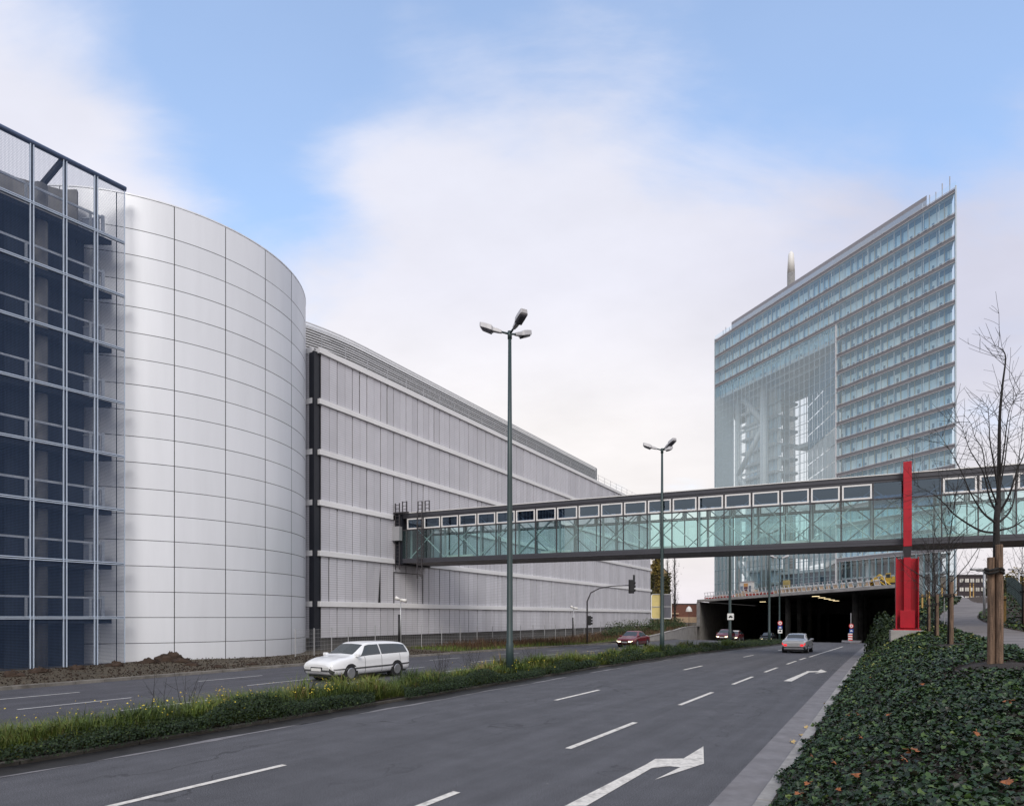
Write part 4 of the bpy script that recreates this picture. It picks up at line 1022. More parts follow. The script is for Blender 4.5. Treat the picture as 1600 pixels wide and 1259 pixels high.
# ------------------------------------------------------------------ cars
def catmull(P_, t):
    n = len(P_); i = int(min(max(math.floor(t), 0), n-2)); f = t-i
    p0 = P_[max(i-1,0)]; p1 = P_[i]; p2 = P_[i+1]; p3 = P_[min(i+2,n-1)]
    return .5*((2*p1)+(-p0+p2)*f+(2*p0-5*p1+4*p2-p3)*f*f+(-p0+3*p1-3*p2+p3)*f**3)
SEDAN = [(-2.24,.42,.70,.70,.66,.76,.52),(-2.16,.28,.80,.88,.77,.97,.62),(-1.72,.24,.86,.94,.80,1.02,.66),(-1.36,.23,.87,.95,.81,1.06,.63),(-.80,.22,.88,.95,.82,1.38,.57),
         (-.15,.22,.88,.93,.82,1.43,.58),(.35,.22,.88,.92,.82,1.39,.58),(1.08,.22,.88,.90,.81,.99,.66),(1.70,.24,.87,.84,.78,.89,.63),(2.12,.28,.80,.72,.72,.77,.56),(2.25,.40,.68,.60,.62,.66,.46)]
WAGON = [(-2.24,.42,.72,.74,.68,.80,.56),(-2.18,.28,.80,.92,.78,1.10,.66),(-2.02,.24,.86,.95,.80,1.34,.60),(-1.55,.23,.87,.95,.81,1.43,.60),(-.80,.22,.88,.94,.82,1.46,.60),
         (-.15,.22,.88,.93,.82,1.46,.60),(.35,.22,.88,.92,.82,1.41,.59),(1.08,.22,.88,.90,.81,.99,.66),(1.70,.24,.87,.84,.78,.89,.63),(2.12,.28,.80,.72,.72,.77,.56),(2.25,.40,.68,.60,.62,.66,.46)]
HATCH = [(-1.95,.42,.70,.74,.66,.80,.54),(-1.90,.28,.80,.92,.76,1.04,.62),(-1.72,.24,.83,.94,.78,1.30,.57),(-1.30,.23,.84,.94,.79,1.42,.57),(-.70,.22,.84,.93,.79,1.46,.58),
         (-.10,.22,.84,.92,.79,1.46,.58),(.40,.22,.84,.91,.79,1.39,.57),(1.05,.22,.84,.90,.78,1.0,.64),(1.45,.24,.83,.85,.76,.92,.62),(1.80,.28,.78,.72,.70,.78,.56),(1.92,.40,.66,.60,.60,.66,.46)]
M['car_glass'] = mat('car_glass', (.02,.03,.035), .04, spec=.9)
M['car_black'] = mat('car_trim', (.018,.018,.02), .6)
M['car_trim'] = mat('grey_car_trim', (.06,.06,.062), .6)
M['plate'] = mat('number_plate', (.7,.69,.66), .5)
def car(label, prof, paint, loc, s_dir, lights_front, lights_rear, group=None, roofm=None):
    o = thing('car', label, 'car', loc, 0, group)
    # local x forward
    ang = atan2(RD[1], RD[0])+(0 if s_dir > 0 else pi); o.rotation_euler = (0, 0, ang)
    pr = [np.array(p, float) for p in prof]; na = len(pr)-1
    def S(a, b, off=0.0, side=1):
        p = catmull(pr, a); x, zs, wl, zb, wb, zt, wt = p
        zt = max(zt, zb+.02)
        ring = [np.array(q) for q in ((0,zs),(.80*wl,zs),(wl,zs+.13),(wl+.005,(zs+zb)/2+.06),(wb+.03,zb-.02),(wt+(wb-wt)*.12,zb+(zt-zb)*.86),(wt*.78,zt),(0,zt+.02))]
        q = catmull(ring, b)
        v = np.array([x, side*max(q[0],0), q[1]])
        if off:
            e = 1e-3
            da = (S(min(a+e,na),b,0,side)-S(max(a-e,0),b,0,side)); db = (S(a,min(b+e,7),0,side)-S(a,max(b-e,0),0,side))
            nrm = np.cross(da, db); L = np.linalg.norm(nrm)
            if L > 1e-9:
                nrm /= L
                c = np.array([x*.8, 0, .6]); 
                if np.dot(nrm, v-c) < 0: nrm = -nrm
                v = v+nrm*off
        return v
    NA, NB = 60, 28
    def patch(a0, a1, b0, b1, off, m, name, parent, na_=8, nb_=6, sides=(1,-1), roundc=0.0):
        mb = MB()
        for sd in sides:
            vs = []
            for i in range(na_+1):
                for j in range(nb_+1):
                    fa = i/na_; fb = j/nb_
                    aa0, aa1 = a0, a1
                    if callable(a0): aa0 = a0(fb)
                    if callable(a1): aa1 = a1(fb)
                    vs.append(tuple(S(aa0+(aa1-aa0)*fa, b0+(b1-b0)*fb, off, sd)))
            w = nb_+1
            mb.add(vs, [(i*w+j, i*w+j+1, (i+1)*w+j+1, (i+1)*w+j) for i in range(na_) for j in range(nb_)])
        return mb.build(name, m, parent, smooth=True)
    mb = MB()
    for sd in (1, -1):
        vs = [tuple(S(na*i/NA, 7*j/NB, 0, sd)) for i in range(NA+1) for j in range(NB+1)]; w = NB+1
        mb.add(vs, [((i*w+j, i*w+j+1, (i+1)*w+j+1, (i+1)*w+j) if sd < 0 else (i*w+j, (i+1)*w+j, (i+1)*w+j+1, i*w+j+1)) for i in range(NA) for j in range(NB)])
        for i in (0, NA):
            vs = [tuple(S(na*i/NA, 7*j/NB, 0, sd)) for j in range(NB+1)]; mb.add(vs, [tuple(range(NB+1))])
    body = mb.build('body', paint, o, smooth=True)
    wag = prof is not SEDAN
    patch(6.12, 6.93, 5.25, 7, .006, M['car_glass'], 'windscreen', o)
    if wag: patch(1.15, 1.95, 5.25, 7, .008, M['car_glass'], 'rear_window', o)
    else: patch(3.10, 3.88, 5.30, 7, .008, M['car_glass'], 'rear_window', o)
    rb = 2.15 if wag else 3.75
    for a0, a1 in (((lambda f, r=rb: r-(.25 if wag else .5)*(1-f)), 4.55), (4.65, (lambda f: 6.62-.60*f))):
        for sd in (1, -1): patch(a0, a1, 4.12, 4.92, .006, M['car_glass'], 'side_window', o, sides=(sd,))
    if roofm: patch(3.9 if wag else 4.0, 6.0, 5.4, 7, .008, roofm, 'roof_panel', o)
    xn = prof[-1][0]; xr_ = prof[0][0]; zn = prof[-1][3]; zq = prof[0][3]
    for sd in (1, -1):
        h_ = patch(9.45, 10, 2.75, 3.75, .006, lights_front, 'headlight', o, sides=(sd,))
        mb = MB(); mb.box(xn+.002, xn+.012, min(sd*.36, sd*.64), max(sd*.36, sd*.64), zn-.135, zn-.02); mb.build('headlight', lights_front, o, bevel=.004)
        patch(0, .75, 2.95, 3.85, .008, lights_rear, 'taillight', o, sides=(sd,))
        mb = MB(); mb.box(xr_-.012, xr_-.002, min(sd*.46, sd*.67), max(sd*.46, sd*.67), zq-.17, zq-.02); mb.build('taillight', lights_rear, o, bevel=.004)
        sh = MB()
        for aa in (6.30, 4.60, 3.05):
            vs = [tuple(S(aa+da, 1.3+2.75*j/10, .004, sd)) for j in range(11) for da in (-.012, .012)]
            sh.add(vs, [(2*j, 2*j+1, 2*j+3, 2*j+2) for j in range(10)])
        sh.build('door_gap', M['car_black'], o)
        patch(1.2, 9.1, 2.42, 2.62, .008, M['car_trim'], 'side_strip', o, na_=24, nb_=1, sides=(sd,))
    patch(8.9, 10, 1.25, 2.15, .008, M['car_trim'], 'front_bumper', o); patch(0, 1.1, 1.25, 2.15, .008, M['car_trim'], 'rear_bumper', o)
    mb = MB(); mb.box(xn+.002, xn+.010, -.32, .32, zn-.13, zn-.03); mb.build('grille', M['car_black'], o)
    mb = MB(); mb.box(xn+.002, xn+.016, -.62, .62, .405, .47); mb.box(xr_-.016, xr_-.002, -.64, .64, .43, .50); mb.build('bumper_strip', M['car_trim'], o)
    mb = MB(); xr = prof[0][0]; mb.box(xr-.035, xr-.012, -.26, .26, .60, .71); mb.box(prof[-1][0]+.012, prof[-1][0]+.035, -.26, .26, .42, .53); mb.build('number_plate', M['plate'], o)
    xf = 1.32 if prof is not HATCH else 1.20; xb = -1.32 if prof is not HATCH else -1.22
    for x in (xf, xb):
        for sd in (1, -1):
            mb = MB(); mb.tube([(x, sd*.60, .315), (x, sd*(prof[4][2]+.012), .315)], [.36,.36], 28); mb.build('wheel_arch', M['car_black'], o)
            wmb = MB(); y0 = prof[4][2]+.02; mb = MB(); mb.tube([(x, sd*.66, .31), (x, sd*(y0-.03), .31), (x, sd*y0, .31)], [.31,.31,.285], 28); wh = mb.build('wheel', M['rubber'], o)
            mb = MB(); mb.tube([(x, sd*(y0+.001), .31), (x, sd*(y0+.012), .31)], [.205,.19], 20); mb.build('rim', M['alu'], wh)
    for sd in (1, -1):
        mb = MB(); p = S(6.85, 4.15, .05, sd); mb.box(p[0]-.06, p[0]+.06, min(p[1]-sd*.09, p[1]+sd*.13), max(p[1]-sd*.09, p[1]+sd*.13), p[2]-.03, p[2]+.10); mb.build('mirror', paint, o, bevel=.03)
    mb = MB(); mb.box(prof[1][0]+.1, prof[-2][0]-.1, -.7, .7, .17, .30); mb.build('underbody', M['car_black'], o)
    return o
def carpaint(n, col, metal=.2): 
    return mat(n, col, .28, metal=metal, coat=.6)
PWHITE = carpaint('white_car_paint', (.80,.80,.80), 0); PSILV = carpaint('silver_car_paint', (.66,.66,.67), .35)
PRED = carpaint('red_car_paint', (.22,.02,.03), .1); PDRED = carpaint('dark_red_car_paint', (.11,.012,.016), .1); PDARK = carpaint('dark_car_paint', (.02,.02,.025), .1)
M['lens'] = mat('clear_headlight', (.6,.6,.58), .15, spec=.8)
M['tail_off'] = mat('red_tail_lens', (.3,.01,.01), .2)
def at_st(s, t): return (*ST(s, t), zr(s)+.01)
car('white estate car passing on the oncoming carriageway at the left', WAGON, PWHITE, at_st(19.4, -19.2), -1, M['lens'], M['tail_off'])
car('silver saloon car seen from behind with red tail lights lit, heading for the tunnel', SEDAN, PSILV, at_st(54.0, -7.15), 1, M['lens'], M['taillight'])
car('red car with lit headlights on the oncoming lanes beside the yellow backed sign', SEDAN, PRED, at_st(57.0, -21.6), -1, M['headlight'], M['tail_off'])
car('dark red hatchback leaving the tunnel in the far lane, left of the sign pole', HATCH, PDRED, at_st(87.5, -20.4), -1, M['headlight'], M['tail_off'])
car('dark red car with a pale roof behind the hatchback at the tunnel mouth', HATCH, PDRED, at_st(94.0, -20.6), -1, M['headlight'], M['tail_off'], roofm=M['white_small'])
car('dark car deep in the tunnel showing only its headlights', SEDAN, PDARK, at_st(100, -17.2), -1, M['headlight'], M['tail_off'])

# ------------------------------------------------------------------ trees on the right bank
def limb(mb, pts, r0, r1, n=5):
    k = len(pts); mb.tube(pts, [r0+(r1-r0)*i/(k-1) for i in range(k)], n)
def grow(mb, p, d, L, r, depth, rng, up=.25, n=5, side=None):
    """a branch as a slightly wandering tapered tube, with side shoots"""
    k = max(3, int(L/.22)+1); pts = [np.array(p, float)]; dd = np.array(d, float)
    for i in range(k):
        dd = dd+rng.normal(0, .10, 3)+np.array([0,0,up*.12]); dd /= np.linalg.norm(dd); pts.append(pts[-1]+dd*L/k)
    limb(mb, pts, r, max(r*.3, .0022), n)
    if depth <= 0: return
    ns = max(2, int(L/(.20 if depth == 1 else .30)))
    for i in range(ns):
        f = .18+.8*(i+rng.random()*.8)/ns; j = min(int(f*k), k-1); q = pts[j]
        a = pts[j+1]-pts[j]; a /= np.linalg.norm(a); b = rng.normal(0, 1, 3); b -= a*np.dot(a, b); b /= np.linalg.norm(b)
        nd = a*.75+b*.8; nd /= np.linalg.norm(nd)
        grow(mb, q, nd, L*(.22+.30*rng.random())*(1.1-f*.5), max(r*.42*(1-f*.5), .0028), depth-1, rng, up, max(3, n-1))
def stake_pair(x, y, z, h, label, offs, r=.055, group='wooden tree stakes on the ivy bank'):
    o = thing('tree_stake', label, 'tree stake', (x, y, z))
    for i, (dx, dy, hh) in enumerate(offs):
        mb = MB(); mb.tube([(dx,dy,-.3), (dx+.01,dy,h*hh*.5), (dx,dy,h*hh-.012), (dx,dy,h*hh)], [r*1.08, r, r, r*.9], 12); mb.build('post', M['wood_stake'], o, smooth=False)
    mb = MB(); zz = h*.80; pts = []
    for i in range(15):
        a = 2*pi*i/14; pts.append((.135*cos(a)-.01, .13*sin(a)+.0, zz+.02*sin(3*a)))
    mb.tube(pts, .026, 6); mb.tube([(p[0]*1.02, p[1]*1.02, p[2]-.055) for p in pts], .024, 6); mb.build('tie', M['strap'], o)
    return o
# foreground tree: trunk and main limbs
T1 = (8.78, 11.75); k1 = T1[1]/F; z1 = Hr(*TS(*T1)[0:1], TS(*T1)[1])
def q1(px, py, dy=0): return (((px-800)*k1)*(1+dy/T1[1]), T1[1]+dy, CH+((HZ-py)*k1)*(1+dy/T1[1]))
t1 = thing('bare_tree', 'bare dark young tree nearest on the right, its trunk tied to two tall stakes', 'tree', (T1[0], T1[1], z1))
T1o = (-T1[0], -T1[1], -z1)
mb = MB(); limb(mb, [(T1[0]+.04, T1[1]+.14, z1-.2), q1(1557,960,.12), q1(1557,850,.05), q1(1557,815), q1(1560,780)], .062, .046, 10)
o = mb.build('trunk', M['bark'], t1, smooth=True); o.location = T1o
r1 = np.random.default_rng(5)
limbs = [([(1560,790),(1561,720),(1562,655),(1566,605),(1571,565),(1569,550),(1561,543),(1549,540)], .052, .006, 0.0),
 ([(1556,832),(1530,828),(1493,805),(1477,788),(1460,773),(1440,763),(1427,757)], .030, .006, .7),
 ([(1558,818),(1540,805),(1527,788),(1513,763),(1503,738),(1487,708),(1473,687),(1460,670)], .026, .005, -.4),
 ([(1558,800),(1547,780),(1537,740),(1527,722),(1516,704),(1509,685),(1503,667),(1497,658)], .026, .005, .5),
 ([(1559,790),(1549,765),(1541,740),(1535,703),(1523,682),(1517,662),(1505,647)], .022, .005, -.7),
 ([(1560,770),(1553,725),(1547,690),(1545,653),(1542,633),(1528,624)], .024, .005, -.2),
 ([(1562,800),(1577,773),(1590,732),(1598,715),(1606,680),(1611,640)], .030, .006, -.4),
 ([(1562,815),(1577,800),(1585,777),(1588,740),(1596,690),(1599,655),(1612,615)], .026, .006, .6),
 ([(1563,828),(1582,823),(1600,812),(1622,795),(1640,770)], .028, .006, .3),
 ([(1561,770),(1570,720),(1575,680),(1581,640),(1590,612)], .022, .005, .5),
 ([(1561,755),(1569,700),(1573,665),(1578,640),(1587,622),(1596,610)], .02, .005, -.5)]
mb = MB()
for pts, ra, rb, dy in limbs:
    n = len(pts); P3 = [np.array(q1(px, py, dy*(i/(n-1))**.8)) for i, (px, py) in enumerate(pts)]
    fine = [catmull(P3, (n-1)*i/(n*3)) for i in range(n*3+1)]
    m_ = len(fine); mb.tube(fine, [rb*.5+(ra*.78-rb*.5)*(1-i/(m_-1))**1.5 for i in range(m_)], 6)
    for i in range(3, len(fine)-1):
      for rep_ in (0,):
        if r1.random() < .80:
            a = fine[i+1]-fine[i-1]; a /= np.linalg.norm(a); b = r1.normal(0,1,3); b -= a*np.dot(a,b); b /= np.linalg.norm(b)
            d = a*.6+b*.9; d /= np.linalg.norm(d); grow(mb, fine[i], d, .25+.75*r1.random(), .0045, 1, r1, .45, 4)
o = mb.build('crown', M['bark'], t1); o.location = T1o
s1 = stake_pair(T1[0], T1[1], z1, 2.25, 'pair of thick weathered stakes lashed to the nearest bare tree', ((.045,-.04,1.0), (-.055,.03,.90)), .058)
def bank_tree(s, t, H, seed, label, slabel, sh=1.75, offs=((0,-.08,1.0),), spread=1.0):
    x, y = ST(s, t); z = Hr(s, t); rng = np.random.default_rng(seed)
    o = thing('bare_tree', label, 'tree', (x, y, z), 0)
    tr = MB(); th = H*.34; pts = [(0,.04,-.2), (.02,.04,th*.5), (0,.03,th), (rng.normal(0,.05), .03, H*.62), (rng.normal(0,.12), rng.normal(0,.1), H)]
    limb(tr, pts, .048, .008, 8); tr.build('trunk', M['bark'], o, smooth=True)
    cr = MB()
    for i in range(15):
        f = .28+.62*i/14; a = i*2.4+rng.random(); p = catmull([np.array(q, float) for q in pts], 4*min(.99, (f*.9+.08)))
        grow(cr, (p[0], p[1], H*f), (cos(a)*.75*spread, sin(a)*.75*spread, .8), H*(.40-.26*(f-.28)), .017*(1.15-f*.7), 2, rng, .35, 4)
    cr.build('crown', M['bark'], o)
    if slabel: stake_pair(x, y-.02, z, sh, slabel, offs, .055)
bank_tree(24.6, 1.15, 5.4, 21, 'bare young tree second in the row up the ivy bank', 'weathered stake at the second tree of the row up the bank', 2.05)
bank_tree(32.6, 1.05, 5.3, 22, 'bare young tree third in the row up the ivy bank', 'weathered stake at the third tree of the row up the bank', 1.9)
bank_tree(42.0, 1.0, 5.4, 23, 'bare young tree beside the red bridge support', 'weathered stake at the bare tree beside the red support', 1.95)
bank_tree(56.0, 1.6, 5.2, 24, 'bare young tree beyond the red bridge support', None)
bank_tree(5.9, 2.3, 6.6, 25, 'bare tree just out of view whose branches reach in at the right edge', None, spread=.8)
# pale fresh stakes farther up the bank
def fresh_stake(px, yb, yt, Y, label, group='fresh yellow stakes up the bank'):
    x, _, zb = P(px, yb, Y); _, _, zt = P(px, yt, Y)
    s, t = TS(x, Y); zg = Hr(s, t)
    o = thing('tree_stake', label, 'tree stake', (x, Y, zg), 0)
    mb = MB(); mb.tube([(0,0,-.2), (0,0,zt-zg-.02), (0,0,zt-zg)], [.075,.07,.055], 10); mb.build('post', M['wood_yellow'], o)
    mb = MB(); mb.tube([(0,0,zt-zg-.28), (0,0,zt-zg-.18)], .082, 10); mb.build('tie', M['strap'], o)
for i, (px, yb, yt, Y, lb) in enumerate([(1441,961,928,58,'fresh yellow stake closest to the red support'), (1449,955,922,66,'fresh yellow stake behind the weathered stake beside the red support'), (1452,952,924,72,'thin fresh yellow stake just beyond another near the red support'),
     (1472,941,912,80,'fresh yellow stake on the bank in front of the tower corner'), (1486,937,909,86,'fresh yellow stake left of the dark brick building'), (1516,935,911,98,'fresh yellow stake before the dark brick building, left one of two'), (1521,934,911,100,'fresh yellow stake before the dark brick building, right one of two'),
     (1570,975,931,40,'fresh yellow stake on the planted bed right of the footpath')]):
    fresh_stake(px, yb, yt, Y, lb)
# weathered stake at the right edge of the picture
x, _, _ = P(1598, 980, 38); s, t = TS(x, 38)
bank_tree(s, t, 5.6, 31, 'bare young tree at the right edge behind the footpath', 'weathered stake at the right edge behind the footpath', 2.6, ((0,-.1,1.0), (.14,-.1,.92)))
x, _, _ = P(1569, 980, 41); s, t = TS(x, 41.6); bank_tree(s, t, 4.6, 32, 'small bare tree behind the short yellow stake on the planted bed', None)
# slim pale marker, modern path lamps
x, Y, _ = P(1475.5, 980, 40); s, t = TS(x, Y); o = thing('marker_pole', 'very thin pale pole at the edge of the footpath', 'pole', (x, Y, Hr(s, t)))
mb = MB(); mb.tube([(0,0,-.1), (0,0,1.75)], .028, 8); mb.build('shaft', M['galv'], o); mb = MB(); mb.tube([(0,0,1.75), (0,0,1.8)], [.03,.01], 8); mb.build('cap', M['white_small'], o)
def path_lamp(px, ytop, Y, label):
    x = (px-800)/F*Y; s, t = TS(x, Y); z = Hr(s, t); H = CH+(HZ-ytop)/F*Y-z
    o = thing('path_lamp', label, 'lamp post', (x, Y, z)); mb = MB(); mb.tube([(0,0,0), (0,0,H)], .075, 10); mb.build('pole', M['galv'], o, smooth=True)
    mb = MB(); mb.box(-.95, .12, -.13, .13, H-.06, H+.06); mb.build('lamp_head', M['lamp_grey'], o, bevel=.03); mb = MB(); mb.box(-.9, -.3, -.1, .1, H-.085, H-.062); mb.build('lens', M['lamp_lens'], o)
path_lamp(1538, 889, 45, 'slim grey lamp post with a flat head beside the footpath, nearer of two')
path_lamp(1544.5, 891, 53, 'slim grey lamp post with a flat head beside the footpath, farther of two')
path_lamp(1592, 889, 60, 'slim grey lamp post with a flat head near the right edge')

# ------------------------------------------------------------------ foliage helpers
def leaf_mesh(name, pos, nrm, size, yaw, m, tone, lobed=False, fold=.18, parent=None, kind=None):
    n = len(pos); nrm = nrm/np.linalg.norm(nrm, axis=1, keepdims=True)
    ref = np.where(np.abs(nrm[:, 2:3]) < .9, np.array([[0,0,1.]]), np.array([[1.,0,0]]))
    u = np.cross(ref, nrm); u /= np.linalg.norm(u, axis=1, keepdims=True); v = np.cross(nrm, u)
    c, s = np.cos(yaw)[:, None], np.sin(yaw)[:, None]; u, v = u*c+v*s, v*c-u*s
    if lobed: tpl = np.array([(0,-.5,0),(-.30,-.42,fold),(-.52,-.02,fold*1.2),(-.24,.06,fold*.6),(0,.55,0),(.24,.06,fold*.6),(.52,-.02,fold*1.2),(.30,-.42,fold)]); fc = [(0,4,3,2,1), (0,7,6,5,4)]
    else: tpl = np.array([(0,-.5,0),(-.40,-.05,fold),(0,.55,0),(.40,-.05,fold)]); fc = [(0,2,1), (0,3,2)]
    k = len(tpl); V = (pos[:, None, :]+size[:, None, None]*(tpl[None, :, 0:1]*u[:, None, :]+tpl[None, :, 1:2]*v[:, None, :]+tpl[None, :, 2:3]*nrm[:, None, :])).reshape(-1, 3)
    loops = np.concatenate([np.array(f) for f in fc]); lens = [len(f) for f in fc]
    L = (np.arange(n)[:, None]*k+loops[None, :]).ravel(); starts = np.concatenate([[0], np.cumsum(lens)[:-1]]); tot = sum(lens)
    ST_ = (np.arange(n)[:, None]*tot+starts[None, :]).ravel()
    me = bpy.data.meshes.new(name); me.vertices.add(len(V)); me.vertices.foreach_set('co', V.ravel().astype(np.float32))
    me.loops.add(len(L)); me.loops.foreach_set('vertex_index', L.astype(np.int32)); me.polygons.add(len(ST_)); me.polygons.foreach_set('loop_start', ST_.astype(np.int32))
    at = me.attributes.new('tone', 'FLOAT', 'FACE'); at.data.foreach_set('value', np.repeat(tone, len(fc)).astype(np.float32))
    me.update(calc_edges=True); me.validate(); me.materials.append(m)
    o = bpy.data.objects.new(name, me); COL.objects.link(o)
    if parent: o.parent = parent
    if kind: o['kind'] = kind
    return o
def blade_mesh(name, pos, h, w, lean, yaw, m, tone, kind='stuff'):
    n = len(pos); d = np.stack([np.cos(yaw), np.sin(yaw), 0*yaw], 1); sd = np.stack([-np.sin(yaw), np.cos(yaw), 0*yaw], 1); z = np.array([[0,0,1.]])
    h_ = h[:, None]; w_ = w[:, None]; l_ = lean[:, None]
    v0 = pos-sd*w_; v1 = pos+sd*w_; v2 = pos+z*h_*.6+d*l_*.3*h_-sd*w_*.7; v3 = pos+z*h_*.6+d*l_*.3*h_+sd*w_*.7; v4 = pos+z*h_*(1-.25*l_)+d*l_*h_
    V = np.stack([v0,v1,v2,v3,v4], 1).reshape(-1, 3)
    L = (np.arange(n)[:, None]*5+np.array([0,1,3,2,2,3,4])[None]).ravel(); ST_ = (np.arange(n)[:, None]*7+np.array([0,4])[None]).ravel()
    me = bpy.data.meshes.new(name); me.vertices.add(len(V)); me.vertices.foreach_set('co', V.ravel().astype(np.float32))
    me.loops.add(len(L)); me.loops.foreach_set('vertex_index', L.astype(np.int32)); me.polygons.add(len(ST_)); me.polygons.foreach_set('loop_start', ST_.astype(np.int32))
    at = me.attributes.new('tone', 'FLOAT', 'FACE'); at.data.foreach_set('value', np.repeat(tone, 2).astype(np.float32))
    me.update(calc_edges=True); me.validate(); me.materials.append(m); o = bpy.data.objects.new(name, me); COL.objects.link(o); o['kind'] = kind; return o
def tone_mat(name, stops, rough=.55, spec=.5, transl=0.0):
    m = bpy.data.materials.new(name); m.use_nodes = True; nt = m.node_tree; N = nt.nodes; Lk = nt.links; p = N['Principled BSDF']
    at = N.new('ShaderNodeAttribute'); at.attribute_name = 'tone'; cr = N.new('ShaderNodeValToRGB'); el = cr.color_ramp.elements
    while len(el) < len(stops): el.new(.5)
    for e, (ps, c) in zip(el, stops): e.position = ps; e.color = (*c, 1)
    Lk.new(at.outputs['Fac'], cr.inputs[0]); Lk.new(cr.outputs[0], p.inputs['Base Color']); p.inputs['Roughness'].default_value = rough; p.inputs['Specular IOR Level'].default_value = spec
    return m
M['ivy'] = tone_mat('ivy_leaf', [(0,(.055,.032,.016)),(.09,(.020,.020,.010)),(.16,(.009,.018,.009)),(.38,(.022,.050,.018)),(.60,(.055,.10,.026)),(.82,(.135,.175,.036)),(1,(.36,.33,.09))], .40, .32)
M['grass'] = tone_mat('verge_grass', [(0,(.020,.034,.010)),(.35,(.058,.095,.016)),(.7,(.125,.17,.028)),(.88,(.19,.19,.045)),(1,(.20,.13,.06))], .6, .3)
M['shrub'] = tone_mat('shaded_shrub', [(0,(.008,.015,.008)),(.6,(.018,.034,.012)),(.88,(.040,.066,.018)),(1,(.10,.11,.03))], .55, .22)  # leaf colours darkened to stand in for shade low in the planting
M['dry'] = tone_mat('dry_weeds', [(0,(.045,.026,.018)),(.5,(.095,.055,.035)),(.8,(.14,.085,.045)),(1,(.07,.085,.03))], .8, .2)
M['flower'] = tone_mat('yellow_flower', [(0,(.60,.42,.03)),(1,(.75,.60,.08))], .6, .2)
M['leaf_orange'] = mat('fallen_leaf_orange', (.27,.09,.028), .6, var=.3, scale=20)
M['leaf_tan'] = mat('fallen_leaf_tan', (.50,.36,.15), .6, var=.25, scale=20)

# ivy carpet on the bank: dense leaves, larger near the camera
tree_pits = [(TS(*T1)[0], TS(*T1)[1], 1.35, .75), (24.6, 1.15, 1.7, .7)]
mul = [MB() for _ in tree_pits]
for (ps, pt, a, b), mb in zip(tree_pits, mul):
    vs = [(*ST(ps, pt), Hr(ps, pt)+.10)]; n = 28
    for rr in (.5, 1.0):
        for i in range(n):
            an = 2*pi*i/n; j = 1+.14*sin(3*an+ps)+.1*sin(7*an); s, t = ps+a*rr*j*cos(an), pt+b*rr*j*sin(an); vs.append((*ST(s, t), Hr(s, t)+(.08 if rr < 1 else .0)))
    fs = [(0, 1+i, 1+(i+1) % n) for i in range(n)]+[(1+i, 1+n+i, 1+n+(i+1) % n, 1+(i+1) % n) for i in range(n)]
    mb.add(vs, fs); struct(mb.build('tree_pit', M['mulch'], smooth=True), 'dark mulch round the foot of a young tree', 'tree pit')
def in_pit(s, t): return any(((s-ps)/a)**2+((t-pt)/b)**2 < 1+.25*sin(5*s+3*t) for ps, pt, a, b in tree_pits)
def ivy_band(s0, s1, dens, size, layers, lobed):
    pos = []; nr = []; sz = []; tn = []
    n = int((s1-s0)*4.4*dens)
    S_ = RNG.uniform(s0, s1, n); U_ = RNG.uniform(0, 1, n)
    for s, u in zip(S_, U_):
        k = t_k(s); edge = k+.02+.10*sin(s*2.3)+.07*sin(s*5.9+1)
        tr = PATH_L(s)-.05+.12*sin(s*1.9)
        t = edge+(tr-edge)*u
        if in_pit(s, t): continue
        clump = .5+.5*sin(s*1.7+2*sin(t*2.1))*cos(t*2.3+1.3*sin(s*.9))
        clump = .6*clump+.4*(.5+.5*sin(s*5.1+t*3.3)*sin(t*6.1-s*2.2))
        hgt = .02+.21*clump*RNG.random()**.7
        if u < .06: hgt *= .5
        if RNG.random() < .60*(1-clump): continue
        x, y = ST(s, t); pos.append((x, y, Hr(s, t)+hgt))
        # slope normal leans to the road
        e = 1-min(1, max(0, (t-k)/(1.35-k))); nx = -RN[0]*.55*e; ny = -RN[1]*.55*e
        g = RNG.normal(0, .62, 3); nr.append((nx+g[0], ny+g[1], 1+.3*abs(g[2])))
        sz.append(size*(.5+1.3*RNG.random()**2)); yl = .5+.5*sin(s*.55+1.0)*cos(t*1.1+s*.23)
        tn.append(min(1, max(0, RNG.beta(1.6, 2.6)*(.72+.5*yl*sstep(12, 30, s))+.10*hgt/.2)))
    return leaf_mesh('ivy', np.array(pos), np.array(nr), np.array(sz), RNG.uniform(0, 6.28, len(pos)), M['ivy'], np.array(tn), lobed, kind='stuff')
for a, b, dn, sz, lb in ((1.5, 6.5, 2000, .042, True), (6.5, 12, 1500, .046, True), (12, 22, 800, .062, False), (22, 36, 420, .085, False), (36, 60, 230, .13, False), (60, 96, 100, .22, False)):
    o = ivy_band(a, b, dn, sz, 1, lb); tag(o, 'dark glossy ivy covering the bank beside the road' if a < 6 else {6.5: 'ivy carpet on the bank just below the nearest tree', 12: 'ivy carpet between the first two trees of the bank', 22: 'ivy carpet in front of the red bridge support', 36: 'ivy planting beyond the red bridge support', 60: 'ivy planting high on the bank left of the footpath'}[a], 'ivy', kind='stuff')
